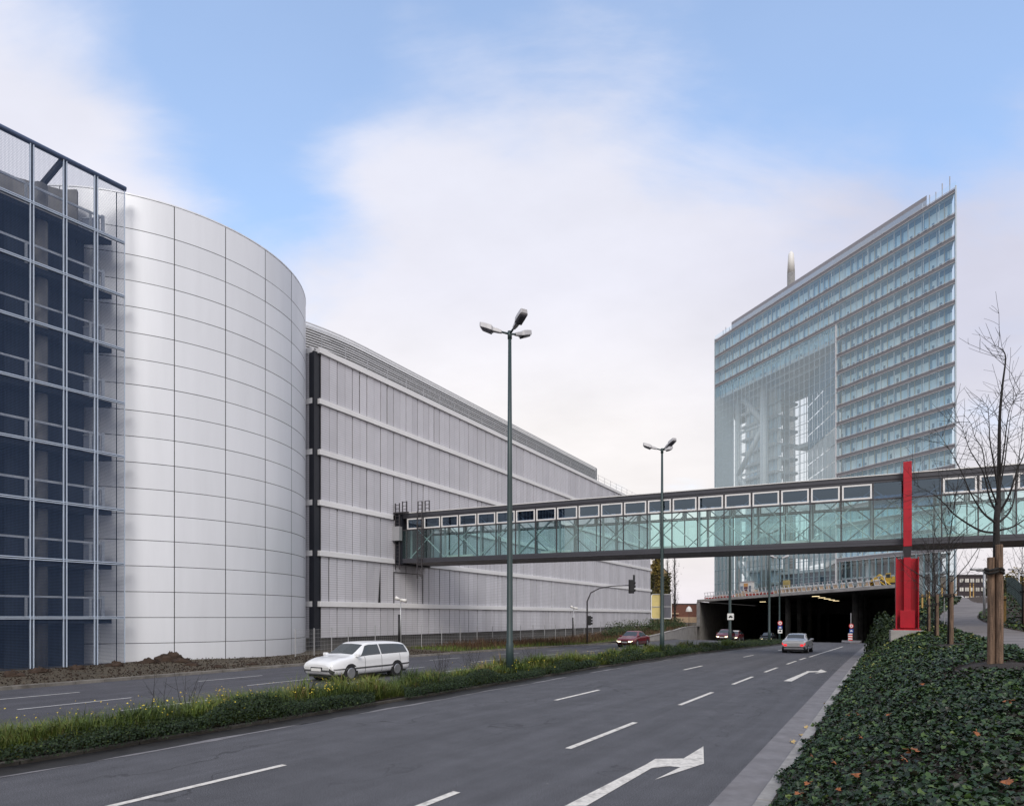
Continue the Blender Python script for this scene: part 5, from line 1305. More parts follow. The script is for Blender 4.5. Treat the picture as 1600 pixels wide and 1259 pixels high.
# planted bed right of the path
n = 9000; S_ = RNG.uniform(14, 92, n)**1.0; pos = []; 
for s in S_:
    t = PATH_R(s)+.1+RNG.random()**1.3*7; pos.append((*ST(s, t), Hr(s, t)+.22*RNG.random()))
pos = np.array(pos); o = leaf_mesh('ground_cover', pos, RNG.normal(0,.5,(n,3))+np.array([0,0,1]), RNG.uniform(.10,.24,n), RNG.uniform(0,6.28,n), M['ivy'], RNG.beta(2,2.5,n)); tag(o, 'low green planting right of the footpath', 'ground cover', kind='stuff')
def bush(name, label, cat, cx, cy, cz, rx, ry, rz, n, size, m, beta=(2,2.5), kind='thing', stem=True):
    o = thing(name, label, cat, (cx, cy, cz)); d = RNG.normal(0,1,(n,3)); d /= np.linalg.norm(d, axis=1, keepdims=True); d[:, 2] = np.abs(d[:, 2])
    lump = 1+.22*np.sin(d[:, 0]*5+1)*np.cos(d[:, 1]*6+d[:, 2]*4); r = RNG.random(n)**.35*lump
    pos = d*r[:, None]*np.array([rx, ry, rz]); nr = d+RNG.normal(0,.5,(n,3))
    leaf_mesh('foliage', pos, nr, RNG.uniform(.6,1.3,n)*size, RNG.uniform(0,6.28,n), m, RNG.beta(*beta, n), parent=o)
    if stem:
        mb = MB(); mb.tube([(0,0,-.2), (0,0,rz*.6)], [.05,.02], 6); mb.build('stem', M['bark'], o)
    return o
hx, hy = ST(49.5, -.95); bush('hedge', 'rounded light green shrub between the tunnel mouth and the red support', 'shrub', hx, hy, zr(49)+.2, 1.0, 2.6, 2.6, 4200, .16, tone_mat('hedge_leaf', [(0,(.02,.045,.015)),(.6,(.06,.10,.03)),(1,(.13,.16,.05))], .5, .4))

# fallen leaves lying on ivy and gutter
lf = None
def fallen(px, py, zf, m, size, label, group):
    z = zf
    for _ in range(30):
        x, y = ground(px, py, z); s, t = TS(x, y); nz = (Hr(s, t)+.19) if t > t_k(s) else zr(s)+.03
        z = z+.35*(nz-z)
    o = thing('fallen_leaf', label, 'leaf', (x, y, z), random.uniform(0, 6.28), group)
    n = 14; pts = []
    for i in range(n*2):
        a = 2*pi*i/(n*2); r = .5*(1 if i % 4 == 0 else .52 if i % 4 == 2 else .72)*(1.15 if abs(a-pi/2) < .5 else 1)*(.45 if abs(a-1.5*pi) < .35 else 1)
        pts.append((r*cos(a)*size, r*sin(a)*size, .16*size*sin(2*a+1)+.14*size*r))
    mb = MB(); mb.add([(0,0,.02)]+pts, [(0, 1+i, 1+(i+1) % (2*n)) for i in range(2*n)]); mb.build('blade', m, o, smooth=True)
    mb = MB(); mb.tube([(0,-.2*size,.02), (.03*size,-.62*size,.03)], .0025, 5); mb.build('stalk', m, o)
    o.rotation_euler = (random.uniform(-.35,.35), random.uniform(-.35,.35), o.rotation_euler[2])
for px, py, sz in ((1425,1173,.15),(1337,1211,.12),(1262,1224,.10),(1317,1155,.08),(1247,1240,.10),(1525,1146,.08),(1441,1069,.10),(1342,1117,.10),(1325,1117,.07),(1575,1223,.11),(1575,1096,.11),(1388,1117,.07),(1303,1191,.07),(1268,1181,.06),(1360,1058,.08),(1310,1233,.07),(1345,1152,.06),(1413,1187,.07)):
    fallen(px, py, 1.0, M['leaf_orange'], sz*.78, 'curled orange leaf lying on the dark ivy', 'orange leaves fallen on the ivy')
for px, py, sz in ((1259,1135,.13),(1252,1148,.13),(1238,1158,.14),(1289,1099,.10),(1306,1078,.10),(1283,1118,.08)):
    fallen(px, py, 0, M['leaf_tan'], sz, 'dry tan leaf lying in the pale gutter', 'tan leaves fallen in the gutter')

# central strip: grass, shrubs, flowers, stalks
def med_pts(n, s0, s1, tl, tr, zoff=0.0, pw=1.0):
    S_ = s0+(s1-s0)*RNG.random(n)**pw; T_ = RNG.random(n); P_ = []
    for s, u in zip(S_, T_):
        a = tl(s) if callable(tl) else tl; b = tr(s) if callable(tr) else tr; t = a+(b-a)*u; P_.append((*ST(s, t), zr(s)+.10+zoff))
    return np.array(P_), S_, T_
def grass_clump(n, s0, s1, hm, wm):
    pos, S_, T_ = med_pts(n, s0, s1, -15.25, lambda s: MED_R(s)-.95)
    cl = .5+.3*np.sin(S_*.9+1.5*np.sin(S_*.37))*np.cos(T_*4+S_*.5)+.2*np.sin(S_*3.7+2*np.sin(T_*7)); h = hm*(.25+1.15*RNG.random(n)**1.6)*(.45+.75*cl)
    h *= np.where(T_ > .82, .8, 1.0)
    yaw = RNG.uniform(0, 6.28, n); lean = RNG.uniform(.2, 1.7, n)
    over = (T_ > .75); yaw = np.where(over, atan2(RN[1], RN[0])+RNG.normal(0,.6,n), yaw)
    tone = np.clip(RNG.beta(2,2.2,n)*(.75+.4*cl)+.18*np.sin(S_*1.3+.7), 0, 1)
    o = blade_mesh('grass', pos, h, wm*(.7+.7*RNG.random(n)), lean, yaw, M['grass'], tone); tag(o, 'long green grass growing on the central strip', 'grass', kind='stuff')
grass_clump(30000, 3, 18, .50, .0055); grass_clump(24000, 18, 36, .46, .009); grass_clump(14000, 36, 79, .42, .017)
def leafy(n, s0, s1, tl, tr, hm, size, m, label, beta=(2,2.4), ph=0, thr=.0):
    pos, S_, T_ = med_pts(n, s0, s1, tl, tr)
    cl = np.sin(S_*.75+ph)+.6*np.sin(S_*1.9+ph*2+T_*3); keep = cl > thr; pos = pos[keep]; cl = cl[keep]; k = len(pos)
    pos[:, 2] += hm*RNG.random(k)**.8*(.45+.4*np.clip(cl, 0, 1.4)); nr = RNG.normal(0,.6,(k,3))+np.array([.3,-.5,.8])
    o = leaf_mesh('low_shrubs', pos, nr, RNG.uniform(.6,1.4,k)*size, RNG.uniform(0,6.28,k), m, RNG.beta(*beta,k)); tag(o, label, 'shrubs', kind='stuff')
leafy(40000, 2, 26, -13.6, lambda s: MED_R(s)-.45, .55, .042, M['shrub'], 'low shrubs with painted shade along the near edge of the central strip', ph=.4, thr=-1.1)
leafy(26000, 26, 79, -13.9, lambda s: MED_R(s)-.45, .62, .070, M['shrub'], 'low shrubs with painted shade on the far half of the central strip', ph=1.4, thr=-1.0)
cs, Sc, Tc = med_pts(90, 4, 60, -15.1, lambda s: MED_R(s)-1.2)
rep_ = 130; pos = np.repeat(cs, rep_, 0)+RNG.normal(0, 1, (90*rep_, 3))*np.array([.16,.16,0]); m_ = len(pos); sz_ = np.repeat(RNG.uniform(.55,1.15,90), rep_)
o = blade_mesh('grass_tufts', pos, sz_*(.4+.5*RNG.random(m_)), .007+.004*RNG.random(m_)+.00016*np.repeat(Sc, rep_), RNG.uniform(.2,1.3,m_), RNG.uniform(0,6.28,m_), M['grass'], np.clip(np.repeat(RNG.uniform(.2,.95,90), rep_)+RNG.normal(0,.13,m_),0,1)); tag(o, 'taller grass tufts scattered over the central strip', 'grass', kind='stuff')
pos, S_, T_ = med_pts(220, 3, 14, -15.3, -13.6); pos[:, 2] += RNG.uniform(.3,.62,len(pos))
o = leaf_mesh('flowers', pos, RNG.normal(0,.4,(len(pos),3))+np.array([0,-.4,.8]), RNG.uniform(.025,.045,len(pos)), RNG.uniform(0,6.28,len(pos)), M['flower'], RNG.random(len(pos))); tag(o, 'small yellow flowers crowding the near end of the grassy strip', 'flowers', kind='stuff')
pos, S_, T_ = med_pts(420, 6, 40, -15.2, lambda s: MED_R(s)-.7); keep = (np.sin(S_*.55+2.2) > -.2); pos = pos[keep]; pos[:, 2] += RNG.uniform(.22,.66,len(pos))
o = leaf_mesh('flowers', pos, RNG.normal(0,.4,(len(pos),3))+np.array([0,-.4,.8]), RNG.uniform(.03,.055,len(pos)), RNG.uniform(0,6.28,len(pos)), M['flower'], RNG.random(len(pos))); tag(o, 'small yellow flowers dotted over the grassy strip', 'flowers', kind='stuff')
def stalk_weed(s, t, h, n, label, z=None):
    x, y = ST(s, t); z = zr(s)+.1 if z is None else z; rng = np.random.default_rng(int(s*100)); o = thing('dry_weed', label, 'weed', (x, y, z), 0); mb = MB()
    for i in range(n):
        a = rng.random()*6.28; grow(mb, (rng.normal(0,.12), rng.normal(0,.12), 0), (cos(a)*.25, sin(a)*.25, 1), h*(.6+.5*rng.random()), .008, 1, rng, .2, 4)
    mb.build('stems', M['bark'], o)
for i, (s, t, h, n, lb) in enumerate([(8.4,-14.7,1.15,3,'thin dark dead weed stalks nearest the camera in the grassy strip'), (9.3,-14.9,1.0,6,'dead weed stalks in the grass before the left hand road dashes'), (19.2,-14.8,1.25,16,'bushy dead weed left of the tallest lamp, larger one'), (21.2,-14.9,1.25,14,'bushy dead weed close beside the tallest lamp'), (26.0,-14.8,1.2,10,'dead weed just right of the tallest lamp'), (17.6,-15.0,.8,6,'short dead weed by the white car')]):
    stalk_weed(s, t, h, n, lb)

# left verge: dry reddish weeds, grass, bushes, dirt clods, litter
def verge_blades(n, s0, s1, d0, d1, hm, wm, m, label, tb=(2,2)):
    S_ = RNG.uniform(s0, s1, n); D_ = d0+(d1-d0)*RNG.random(n); pos = np.array([(*ST(s, t_left(s)-.2-d), Hl(s, t_left(s)-.2-d)) for s, d in zip(S_, D_)])
    cl = .6+.4*np.sin(S_*.6)*np.cos(D_*1.2+S_*.3)
    o = blade_mesh('weeds', pos, hm*(.4+.8*RNG.random(n))*cl, wm*(.6+.8*RNG.random(n)), RNG.uniform(.1,.7,n), RNG.uniform(0,6.28,n), m, RNG.beta(*tb,n)); tag(o, label, 'weeds', kind='stuff')
verge_blades(9000, 37, 78, .3, 5.5, .45, .016, M['grass'], 'green grass along the kerb of the left verge')
verge_blades(11000, 40, 84, 1.2, 6.5, 1.0, .014, M['dry'], 'reddish brown dry weeds on the left verge')
verge_blades(4000, 74, 112, .7, 6, .9, .022, M['dry'], 'dry weeds above the low retaining wall', (3,2))
for i, (s, d, r, lb) in enumerate([(72,3.0,1.5,'green bush on the left verge behind the red car'), (79,3.2,1.6,'green bush on the left verge above the retaining wall'), (88,2.6,1.5,'green bush right of the yellow backed sign'), (97,2.4,1.4,'green bush close to the tunnel mouth wall'), (105,2.0,1.3,'last green bush before the pale tunnel wall')]):
    t = t_left(s)-.2-d; x, y = ST(s, t); bush('bush', lb, 'bush', x, y, Hl(s, t), 1.7*r*.75, 1.7*r*.75, 1.2*r, 1600, .16, tone_mat('verge_bush_%d' % i, [(0,(.02,.035,.014)),(.6,(.05,.075,.026)),(1,(.12,.11,.04))], .6, .3))
rng = np.random.default_rng(3)
clod_px = [(266,1034,.42),(232,1037,.25),(285,1035,.25),(300,1038,.2),(180,1042,.22),(120,1047,.2),(60,1052,.22),(20,1058,.22),(340,1040,.15),(395,1037,.15)]
for i, (px, py, r) in enumerate(clod_px):
    x, y = ground(px, py, .12); s, t = TS(x, y); mb = MB(); nn = 9; vs = []; fs = []
    for a in range(nn+1):
        for b in range(14):
            th = pi/2*a/nn; ph = 2*pi*b/14; rr = r*(1+.28*sin(3*ph+i)*cos(2*th)+.18*rng.normal()); vs.append((rr*1.5*cos(ph)*cos(th)*1.3, rr*1.1*sin(ph)*cos(th), rr*.95*sin(th)-.05))
    for a in range(nn):
        for b in range(14): fs.append((a*14+b, a*14+(b+1) % 14, (a+1)*14+(b+1) % 14, (a+1)*14+b))
    mb.add(vs, fs); o = mb.build('soil_heap', M['soil'], smooth=True); o.location = (x, y, Hl(s, t)); tag(o, 'largest brown heap of soil against the foot of the round drum' if i == 0 else 'small clod of brown soil along the foot of the drum and mesh wing', 'soil heap', 'heaps of soil on the left verge')
    if i == 0: del o['group']
mb = MB()
n = 5000; S_ = RNG.uniform(10, 36, n); D_ = RNG.uniform(.1, 7, n)
pos = np.array([(*ST(s, t_left(s)-.2-d), Hl(s, t_left(s)-.2-d)+.03) for s, d in zip(S_, D_)])
o = leaf_mesh('rubble', pos, RNG.normal(0,.6,(n,3))+np.array([0,0,1]), RNG.uniform(.02,.10,n)**1.0, RNG.uniform(0,6.28,n), M['soil'], RNG.random(n), fold=.5); tag(o, 'crumbly brown earth strip between kerb and drum', 'earth', kind='stuff')

# ------------------------------------------------------------------ background and building site
def deckpt(px, d):
    lo, hi = -.2, 1.3
    for _ in range(50):
        m_ = (lo+hi)/2; X, Y = PT(m_, d); x = 800+F*X/Y
        if x < px: hi = m_
        else: lo = m_
    return lo
def on_deck(px, d): k = deckpt(px, d); return (*PT(k, d), zu(k)+.37), k
def PFr(px, d):
    c, k = on_deck(px, d); e = (PR-PL); e = e/np.linalg.norm(e); return c, (lambda a, b: (c[0]+e[0]*a+RD[0]*b, c[1]+e[1]*a+RD[1]*b)), k
o = thing('deck_railing', 'leaning temporary railing along the edge above the tunnel mouth', 'railing', (*PT(.4, .5), 5.8)); oo = (-o.location.x, -o.location.y, -o.location.z)
n = 46; P0 = []
for i in range(n):
    k = .03+.93*i/(n-1); a = (*PT(k, .25), zu(k)+.40); lean = .45; b = np.array((*PT(k+lean/44, .35), zu(k)+1.55)); P0.append((a, b)); mb = MB(); mb.bar(a, b, .07); p = mb.build('rail_post', M['galv'], o); p.location = oo
mb = MB()
for f in (.5, .98):
    for (a, b), (c, d) in zip(P0[:-1], P0[1:]):
        a = np.array(a); c = np.array(c); mb.bar(a+(b-a)*f, c+(d-c)*f, .06)
p = mb.build('rail_bar', M['galv'], o); p.location = oo
for i, (px, w, h, d) in enumerate([(1155,2.2,.8,4),(1163,1.6,1.2,7),(1173,2.4,.9,5),(1187,2.0,.6,4),(1182,1.4,1.3,8),(1128,1.8,.7,3),(1214,1.6,.6,3)]):
    c, fr, k = PFr(px, d); mb = MB(); hh = c[2]
    for j in range(3): mb.fbox(fr, -w/2+.08*j, w/2-.1*j, -.4, .4, hh+h*j/3+.004, hh+h*(j+1)/3, 0, random.random())
    x = mb.build('stone_pallet', M['sand_block'], loc=c); x.location = c; tag(x, ['wide stack of pale sandstone blocks above the tunnel edge', 'tall narrow stack of sandstone blocks near the site cabin', 'broad low stack of sandstone blocks right of the site cabin', 'low flat stack of sandstone blocks by the lamp pole', 'tall stack of sandstone blocks behind the low flat one', 'sandstone block stack farthest left on the tunnel deck', 'small stack of sandstone blocks just right of the lamp pole'][i], 'stone blocks', 'stacks of sandstone blocks above the tunnel')
for i in range(17):
    px = 1219+i*4.2+i*i*.33; c, fr, k = PFr(px, 2.2); mb = MB(); mb.fbox(fr, -.42, .42, -.5, .5, c[2], c[2]+.22, 1); mb.fbox(fr, -.32, .32, -.4, .4, c[2]+.22, c[2]+.75, 0); mb.fbox(fr, -.36, .36, -.44, .44, c[2]+.75, c[2]+.90, 1)
    x = mb.build('stone_crate', [M['sand_block'], M['white_small']], loc=c); x.location = c; tag(x, 'pale crate of stone in the row behind the railing above the tunnel', 'crate', 'crates in a row above the tunnel')
for i, (px, w) in enumerate([(1113,4.5),(1124,3.5),(1135,4),(1178,4),(1190,5),(1199,3)]):
    c, fr, k = PFr(px, 1.6); mb = MB(); mb.fbox(fr, -w/2, w/2, -.05, .05, c[2]+.12, c[2]+.34); mb.fbox(fr, -w/2+.1, -w/2+.2, -.2, .2, c[2], c[2]+.5); mb.fbox(fr, w/2-.2, w/2-.1, -.2, .2, c[2], c[2]+.5); mb.fbox(fr, -w/2, w/2, -.04, .04, c[2]+.46, c[2]+.56, 1)
    x = mb.build('barrier', [M['barrier_red'], M['white_small']], loc=c); x.location = c; tag(x, 'red and white site barrier standing along the edge above the tunnel', 'barrier', 'red site barriers above the tunnel')
c, fr, k = PFr(1165, 12); cb = thing('site_cabin', 'small site cabin with a dark red door before the glass tower', 'cabin', c); 
def cpart(mb, nm, m): o_ = mb.build(nm, m, cb); o_.location = (-c[0], -c[1], -c[2]); return o_
mb = MB(); mb.fbox(fr, -1.6, 1.6, 0, 2.4, c[2], c[2]+3.1); cpart(mb, 'wall', M['white_small'])
mb = MB(); mb.fbox(fr, -.45, .55, -.04, -.005, c[2]+.05, c[2]+2.2); cpart(mb, 'door', mat('dark_red_door', (.10,.02,.03), .5, var=.1))
mb = MB(); mb.fbox(fr, -.5, .6, -.05, -.01, c[2]+2.25, c[2]+2.85); cpart(mb, 'sign_panel', mat('orange_panel', (.60,.30,.10), .6))
mb = MB(); mb.fbox(fr, -1.5, -.7, -.03, -.004, c[2]+.5, c[2]+2.4); mb.fbox(fr, .85, 1.5, -.03, -.004, c[2]+.5, c[2]+2.4); cpart(mb, 'window', M['office_dark'])
mb = MB(); mb.fbox(fr, -1.7, 1.7, -.1, 2.5, c[2]+3.1, c[2]+3.25); cpart(mb, 'roof', M['galv'])
c, fr, k = PFr(1228, 14); tb = thing('site_toilet', 'yellow portable toilet cabin before the glass tower', 'toilet cabin', c); c_ = c
mb = MB(); mb.fbox(fr, -.75, .75, 0, 1.3, c[2]+.1, c[2]+2.8); o = mb.build('wall', mat('dull_yellow_plastic', (.42,.33,.12), .6, var=.1), tb, bevel=.05); o.location = [-v for v in c]
mb = MB(); mb.fbox(fr, -.5, .5, -.04, -.01, c[2]+.2, c[2]+2.4); mb.fbox(fr, -.12, .12, -.06, -.041, c[2]+1.2, c[2]+1.8, 1); o = mb.build('door', [mat('dull_yellow_door', (.36,.28,.09), .6), M['black']], tb); o.location = [-v for v in c]
# yellow excavator near the right end of the deck
c, fr, k = PFr(1392, 3); ex = thing('excavator', 'yellow excavator with folded arm above the tunnel mouth, left of the red support', 'excavator', c)
def epart(mb, nm, m, **kw): o_ = mb.build(nm, m, ex, **kw); o_.location = [-v for v in c]; return o_
z = c[2]
mb = MB(); mb.fbox(fr, -1.5, 1.5, -.9, -.4, z, z+.6); mb.fbox(fr, -1.5, 1.5, .5, 1.0, z, z+.6); epart(mb, 'track', M['black'], bevel=.15)
mb = MB(); mb.fbox(fr, -1.3, 1.4, -.8, .9, z+.65, z+1.5); mb.fbox(fr, .2, 1.4, -.7, .8, z+1.5, z+1.9); epart(mb, 'chassis', M['yellow'], bevel=.06)
mb = MB(); mb.fbox(fr, -1.2, .0, -.7, .2, z+1.5, z+2.6); epart(mb, 'cab', M['yellow'], bevel=.05); mb = MB(); mb.fbox(fr, -1.1, -.1, -.73, -.705, z+1.7, z+2.4); epart(mb, 'cab_window', M['car_glass'])
mb = MB(); a0 = (*fr(-1.2,.4), z+1.5); a1 = (*fr(-2.7,.4), z+2.4); a2 = (*fr(-4.6,.4), z+1.3); mb.bar(a0, a1, .35); mb.bar(a1, a2, .30); epart(mb, 'boom', M['yellow']); mb = MB(); mb.bar(a2, (*fr(-3.8,.4), z+.15), .26); epart(mb, 'stick', M['yellow']); mb = MB(); mb.fbox(fr, -4.1, -3.3, .05, .75, z+.02, z+.4); epart(mb, 'bucket', M['steel_dark'])
for i, px in enumerate((1368, 1376)):
    c, fr, k = PFr(px, 2.5); mb = MB(); 
    for j in range(4): mb.tube([(*fr(-1.6+.1*j, -.3+.2*j), c[2]+.2+.02*j), (*fr(.2, -.3+.2*j), c[2]+1.0-.1*j), (*fr(1.5, -.2+.2*j), c[2]+.1)], .10, 6)
    x = mb.build('hose_coil', M['yellow'], loc=c, smooth=True); x.location = c; tag(x, 'heap of yellow hoses left of the excavator, ' + ('left one' if i == 0 else 'right one'), 'hose')

ex.scale = (.62,.62,.62)
# buildings and trees in the gap between slatted block and tunnel
Y = 165; k = Y/F
x0 = (1000-800)*k; x1 = (1043-800)*k; zt = CH+(963-882)*k
th = thing('tan_house', 'tan old house with a sloping roof edge behind the end of the slatted block', 'house', ((x0+x1)/2, Y+5, 0))
tho = [-v for v in th.location]
mb = MB(); xr = (1032-800)*k; mb.add([(x0,Y,0),(x1,Y,0),(x1,Y,zt-2.2),(xr,Y,zt),(x0,Y,zt)], [(0,1,2,3,4)]); mb.add([(x1,Y,0),(x1,Y+10,0),(x1,Y+10,zt-2.2),(x1,Y,zt-2.2)], [(0,1,2,3)]); o = mb.build('wall', M['tan_wall'], th); o.location = tho
mb = MB(); mb.add([(xr,Y-.2,zt+.05),(x1+.4,Y-.2,zt-2.3),(x1+.4,Y+10,zt-2.3),(xr,Y+10,zt+.05),(x0,Y-.2,zt+.05),(x0,Y+10,zt+.05)], [(0,1,2,3),(4,0,3,5)]); o = mb.build('roof', M['brick_dark'], th); o.location = tho
mb = MB()
for px, py in ((1037,905),(1037,920),(1022,900),(1022,915)): a, b = (px-800)*k, CH+(963-py)*k; mb.box(a-.45, a+.45, Y-.05, Y-.01, b-.7, b+.7)
o = mb.build('window', M['office_dark'], th); o.location = tho
def deciduous(px, ytop, Y, wpx, label, m, n, size, droop=0.0, ph=1):
    k = Y/F; x = (px-800)*k; H = CH+(963-ytop)*k; o = thing('tree', label, 'tree', (x, Y, 0)); rng = np.random.default_rng(ph)
    mb = MB(); limb(mb, [(0,0,-.5), (.1,0,H*.4), (0,0,H*.92)], .28, .04, 8)
    for i in range(14):
        f = .25+.65*i/14; a = i*2.4; grow(mb, (0,0,H*f), (cos(a)*.5, sin(a)*.5, .9), H*.22, .07, 1, rng, .3, 4)
    mb.build('trunk', M['bark'], o)
    w = wpx*k/2; cz = rng.random((60,1))*.72+.25; cc = np.concatenate([rng.normal(0,.42,(60,2))*w, cz*H], 1); idx = rng.integers(0, 60, n)
    pos = cc[idx]+rng.normal(0,1,(n,3))*np.array([w*.22, w*.22, H*.06+droop]); pos[:, 2] = np.clip(pos[:, 2], H*.12, H)
    leaf_mesh('crown', pos, rng.normal(0,1,(n,3)), rng.uniform(.6,1.4,n)*size, rng.uniform(0,6.28,n), m, rng.beta(2,2,n), parent=o); return o
M['yleaf'] = tone_mat('autumn_leaf', [(0,(.06,.045,.012)),(.5,(.17,.125,.03)),(1,(.33,.25,.07))], .7, .2)
M['gleaf'] = tone_mat('dull_green_leaf', [(0,(.03,.035,.014)),(.6,(.075,.07,.025)),(1,(.14,.12,.05))], .7, .2)
deciduous(1027, 862, 150, 15, 'tall tree with yellow autumn leaves left of the signed lamp pole', M['yleaf'], 2600, .42, .4, 4)
deciduous(1041, 896, 155, 14, 'green leafed tree right of the yellow autumn tree', M['gleaf'], 1800, .42, .3, 5)
deciduous(1019.5, 898, 140, 6, 'dark tree squeezed beside the end of the slatted block', M['gleaf'], 900, .4, .2, 6)
def poplar(px, ytop, Y, label, seed):
    k = Y/F; x = (px-800)*k; H = CH+(963-ytop)*k; o = thing('bare_tree', label, 'tree', (x, Y, 0)); rng = np.random.default_rng(seed)
    mb = MB(); limb(mb, [(0,0,-.5), (.1,0,H*.5), (0,0,H)], .32, .05, 8); mb.build('trunk', M['bark'], o)
    cr = MB()
    for i in range(46):
        f = .18+.8*i/46; a = i*2.4; grow(cr, (0,0,H*f), (cos(a)*.4, sin(a)*.4, 1), H*.17*(1.15-f*.7), .05, 1, rng, .5, 3)
    cr.build('crown', M['bark'], o)
    n = 160; pos = np.stack([rng.normal(0,.7,n), rng.normal(0,.7,n), H*(.2+.75*rng.random(n))], 1); leaf_mesh('leaves', pos, rng.normal(0,1,(n,3)), rng.uniform(.15,.35,n), rng.uniform(0,6.28,n), M['gleaf'], rng.random(n), parent=o)
poplar(1054, 868, 160, 'tall nearly bare poplar left of the tunnel, darker one of two', 8); poplar(1043, 872, 185, 'thin bare poplar just right of the signed lamp pole', 9)
Y = 190; k = Y/F
bw = thing('brick_wall', 'long low red brick building between slatted block and tunnel', 'building', (47, Y, 0)); bo = [-v for v in bw.location]
mb = MB(); mb.box((1040-800)*k, (1105-800)*k, Y, Y+8, -.5, CH+(963-944)*k); o = mb.build('wall', M['brick'], bw); o.location = bo
mb = MB(); mb.box((1040-800)*k, (1105-800)*k, Y-.1, Y+8.1, CH+(963-944)*k, CH+(963-942.5)*k); o = mb.build('coping', M['brick_dark'], bw); o.location = bo
mb = MB(); mb.box((1040-800)*k, (1060-800)*k, Y-.6, Y-.05, CH+(963-959)*k, CH+(963-957.5)*k); mb.box((1050-800)*k, (1088-800)*k, Y-.5, Y-.05, -.4, CH+(963-963.5)*k); o = mb.build('ledge', M['sand_block'], bw); o.location = bo
Y = 118; k = Y/F; x = (1076.5-800)*k
um = thing('parasol', 'pale parasol above the left tunnel wall', 'parasol', (x, Y, .8)); zt = CH+(963-947)*k-.8
mb = MB(); mb.tube([(0,0,0), (0,0,zt)], .04, 8); mb.build('pole', M['steel_dark'], um)
mb = MB(); mb.tube([(0,0,zt-.95), (0,0,zt-.55), (0,0,zt-.15), (0,0,zt+.05)], [.58,.52,.30,.02], 12); mb.build('canopy', M['white_small'], um, smooth=False)
# dark brick block beyond the footpath
Y = 150; k = Y/F; x0 = (1497-800)*k; x1 = (1549-800)*k; zt = CH+(963-899)*k; zb = 3.5
bb = thing('dark_brick_block', 'dark brick office block with rows of pale windows beyond the footpath', 'building', ((x0+x1)/2, Y+6, zb)); bo = [-v for v in bb.location]
mb = MB(); mb.box(x0, x1, Y, Y+14, zb, zt); o = mb.build('wall', M['brick_dark'], bb); o.location = bo
mb = MB(); mb.box(x0-.15, x1+.15, Y-.12, Y+14.1, zt, zt+.25); o = mb.build('roof_edge', M['steel_dark'], bb); o.location = bo
mb = MB(); mb.box(x0-1.0, x0-.01, Y+.3, Y+13, zb, zt-.2); o = mb.build('lit_end_wall', M['sand_block'], bb); o.location = bo  # pale colour stands in for light falling on this end of the block
for row in range(4):
    zz = zt-1.55-row*2.05
    for i in range(6):
        a = x0+.35+i*1.24; mb = MB(); mb.box(a, a+.86, Y-.06, Y-.005, zz, zz+.85, 0); mb.box(a+.40, a+.46, Y-.09, Y-.061, zz, zz+.85, 1); o = mb.build('window', [M['white_wall'], M['brick_dark']], bb); o.location = bo
# green mesh fence and far shrubs at the right edge
gf = thing('mesh_fence', 'green wire mesh fence along the planted bed at the right edge', 'fence', (*ST(45, 10.5), 2)); go = [-v for v in gf.location]
pts = []
for i in range(9):
    Y = 36+i*5; x = (1612-i*5.2-800)/F*Y; s, t = TS(x, Y); pts.append((x, Y, Hr(s, t)))
for p in pts: mb = MB(); mb.tube([(p[0], p[1], p[2]-.2), (p[0], p[1], p[2]+2.0)], .035, 6); o = mb.build('fence_post', M['pole_green'], gf); o.location = go
mb = MB()
for a, b in zip(pts[:-1], pts[1:]):
    a = np.array(a); b = np.array(b)
    for h in np.arange(.1, 2.0, .2): mb.bar(a+[0,0,h], b+[0,0,h], .012)
    for i in range(1, 26): p = a+(b-a)*i/26; mb.bar(p+[0,0,.05], p+[0,0,1.95], .010)
o = mb.build('wire_mesh', M['pole_green'], gf); o.location = go
for i, (px, Y, r, lb) in enumerate([(1560,75,1.6,'dull shrub beyond the planted bed, left of the mesh fence'), (1575,82,1.9,'tan autumn shrub beyond the mesh fence'), (1594,80,2.2,'tall tan autumn shrub at the right edge')]):
    x = (px-800)/F*Y; s, t = TS(x, Y); bush('bush', lb, 'bush', x, Y, Hr(s, t)-.2, r, r, r*1.5, 1300, .28, M['gleaf'] if i == 0 else M['yleaf'])
rb = thing('low_white_shed', 'pale low shed roof left of the dark brick block', 'shed', ((1505-800)/F*110, 110, 4.2)); mb = MB(); mb.add([(-2,0,0),(2,0,0),(2,3,0),(-2,3,0),(-1.4,.5,1.7),(.2,.5,1.9),(.2,2.5,1.9),(-1.4,2.5,1.7)], [(0,1,5,4),(1,2,6,5),(2,3,7,6),(3,0,4,7),(4,5,6,7)]); mb.build('roof', M['galv'], rb)

# ------------------------------------------------------------------ sky and sun
SUN_EL, SUN_AZ = radians(40), radians(182)     # azimuth clockwise from +Y
w = bpy.data.worlds.new('World'); SC.world = w; w.use_nodes = True; nt = w.node_tree; N = nt.nodes; Lk = nt.links
bg = N['Background']; bg.inputs['Strength'].default_value = .10
sky = N.new('ShaderNodeTexSky'); sky.sky_type = 'NISHITA'; sky.sun_disc = False; sky.sun_elevation = SUN_EL; sky.sun_rotation = SUN_AZ; sky.air_density = 1.0; sky.dust_density = .6; sky.ozone_density = 2.0
tc = N.new('ShaderNodeTexCoord'); DIR = tc.outputs['Generated']
def math_(op, a, b=None, c=None):
    n = N.new('ShaderNodeMath'); n.operation = op
    for i, v in enumerate((a, b, c)):
        if v is None: continue
        if isinstance(v, (int, float)): n.inputs[i].default_value = v
        else: Lk.new(v, n.inputs[i])
    return n.outputs[0]
sep = N.new('ShaderNodeSeparateXYZ'); Lk.new(DIR, sep.inputs[0])
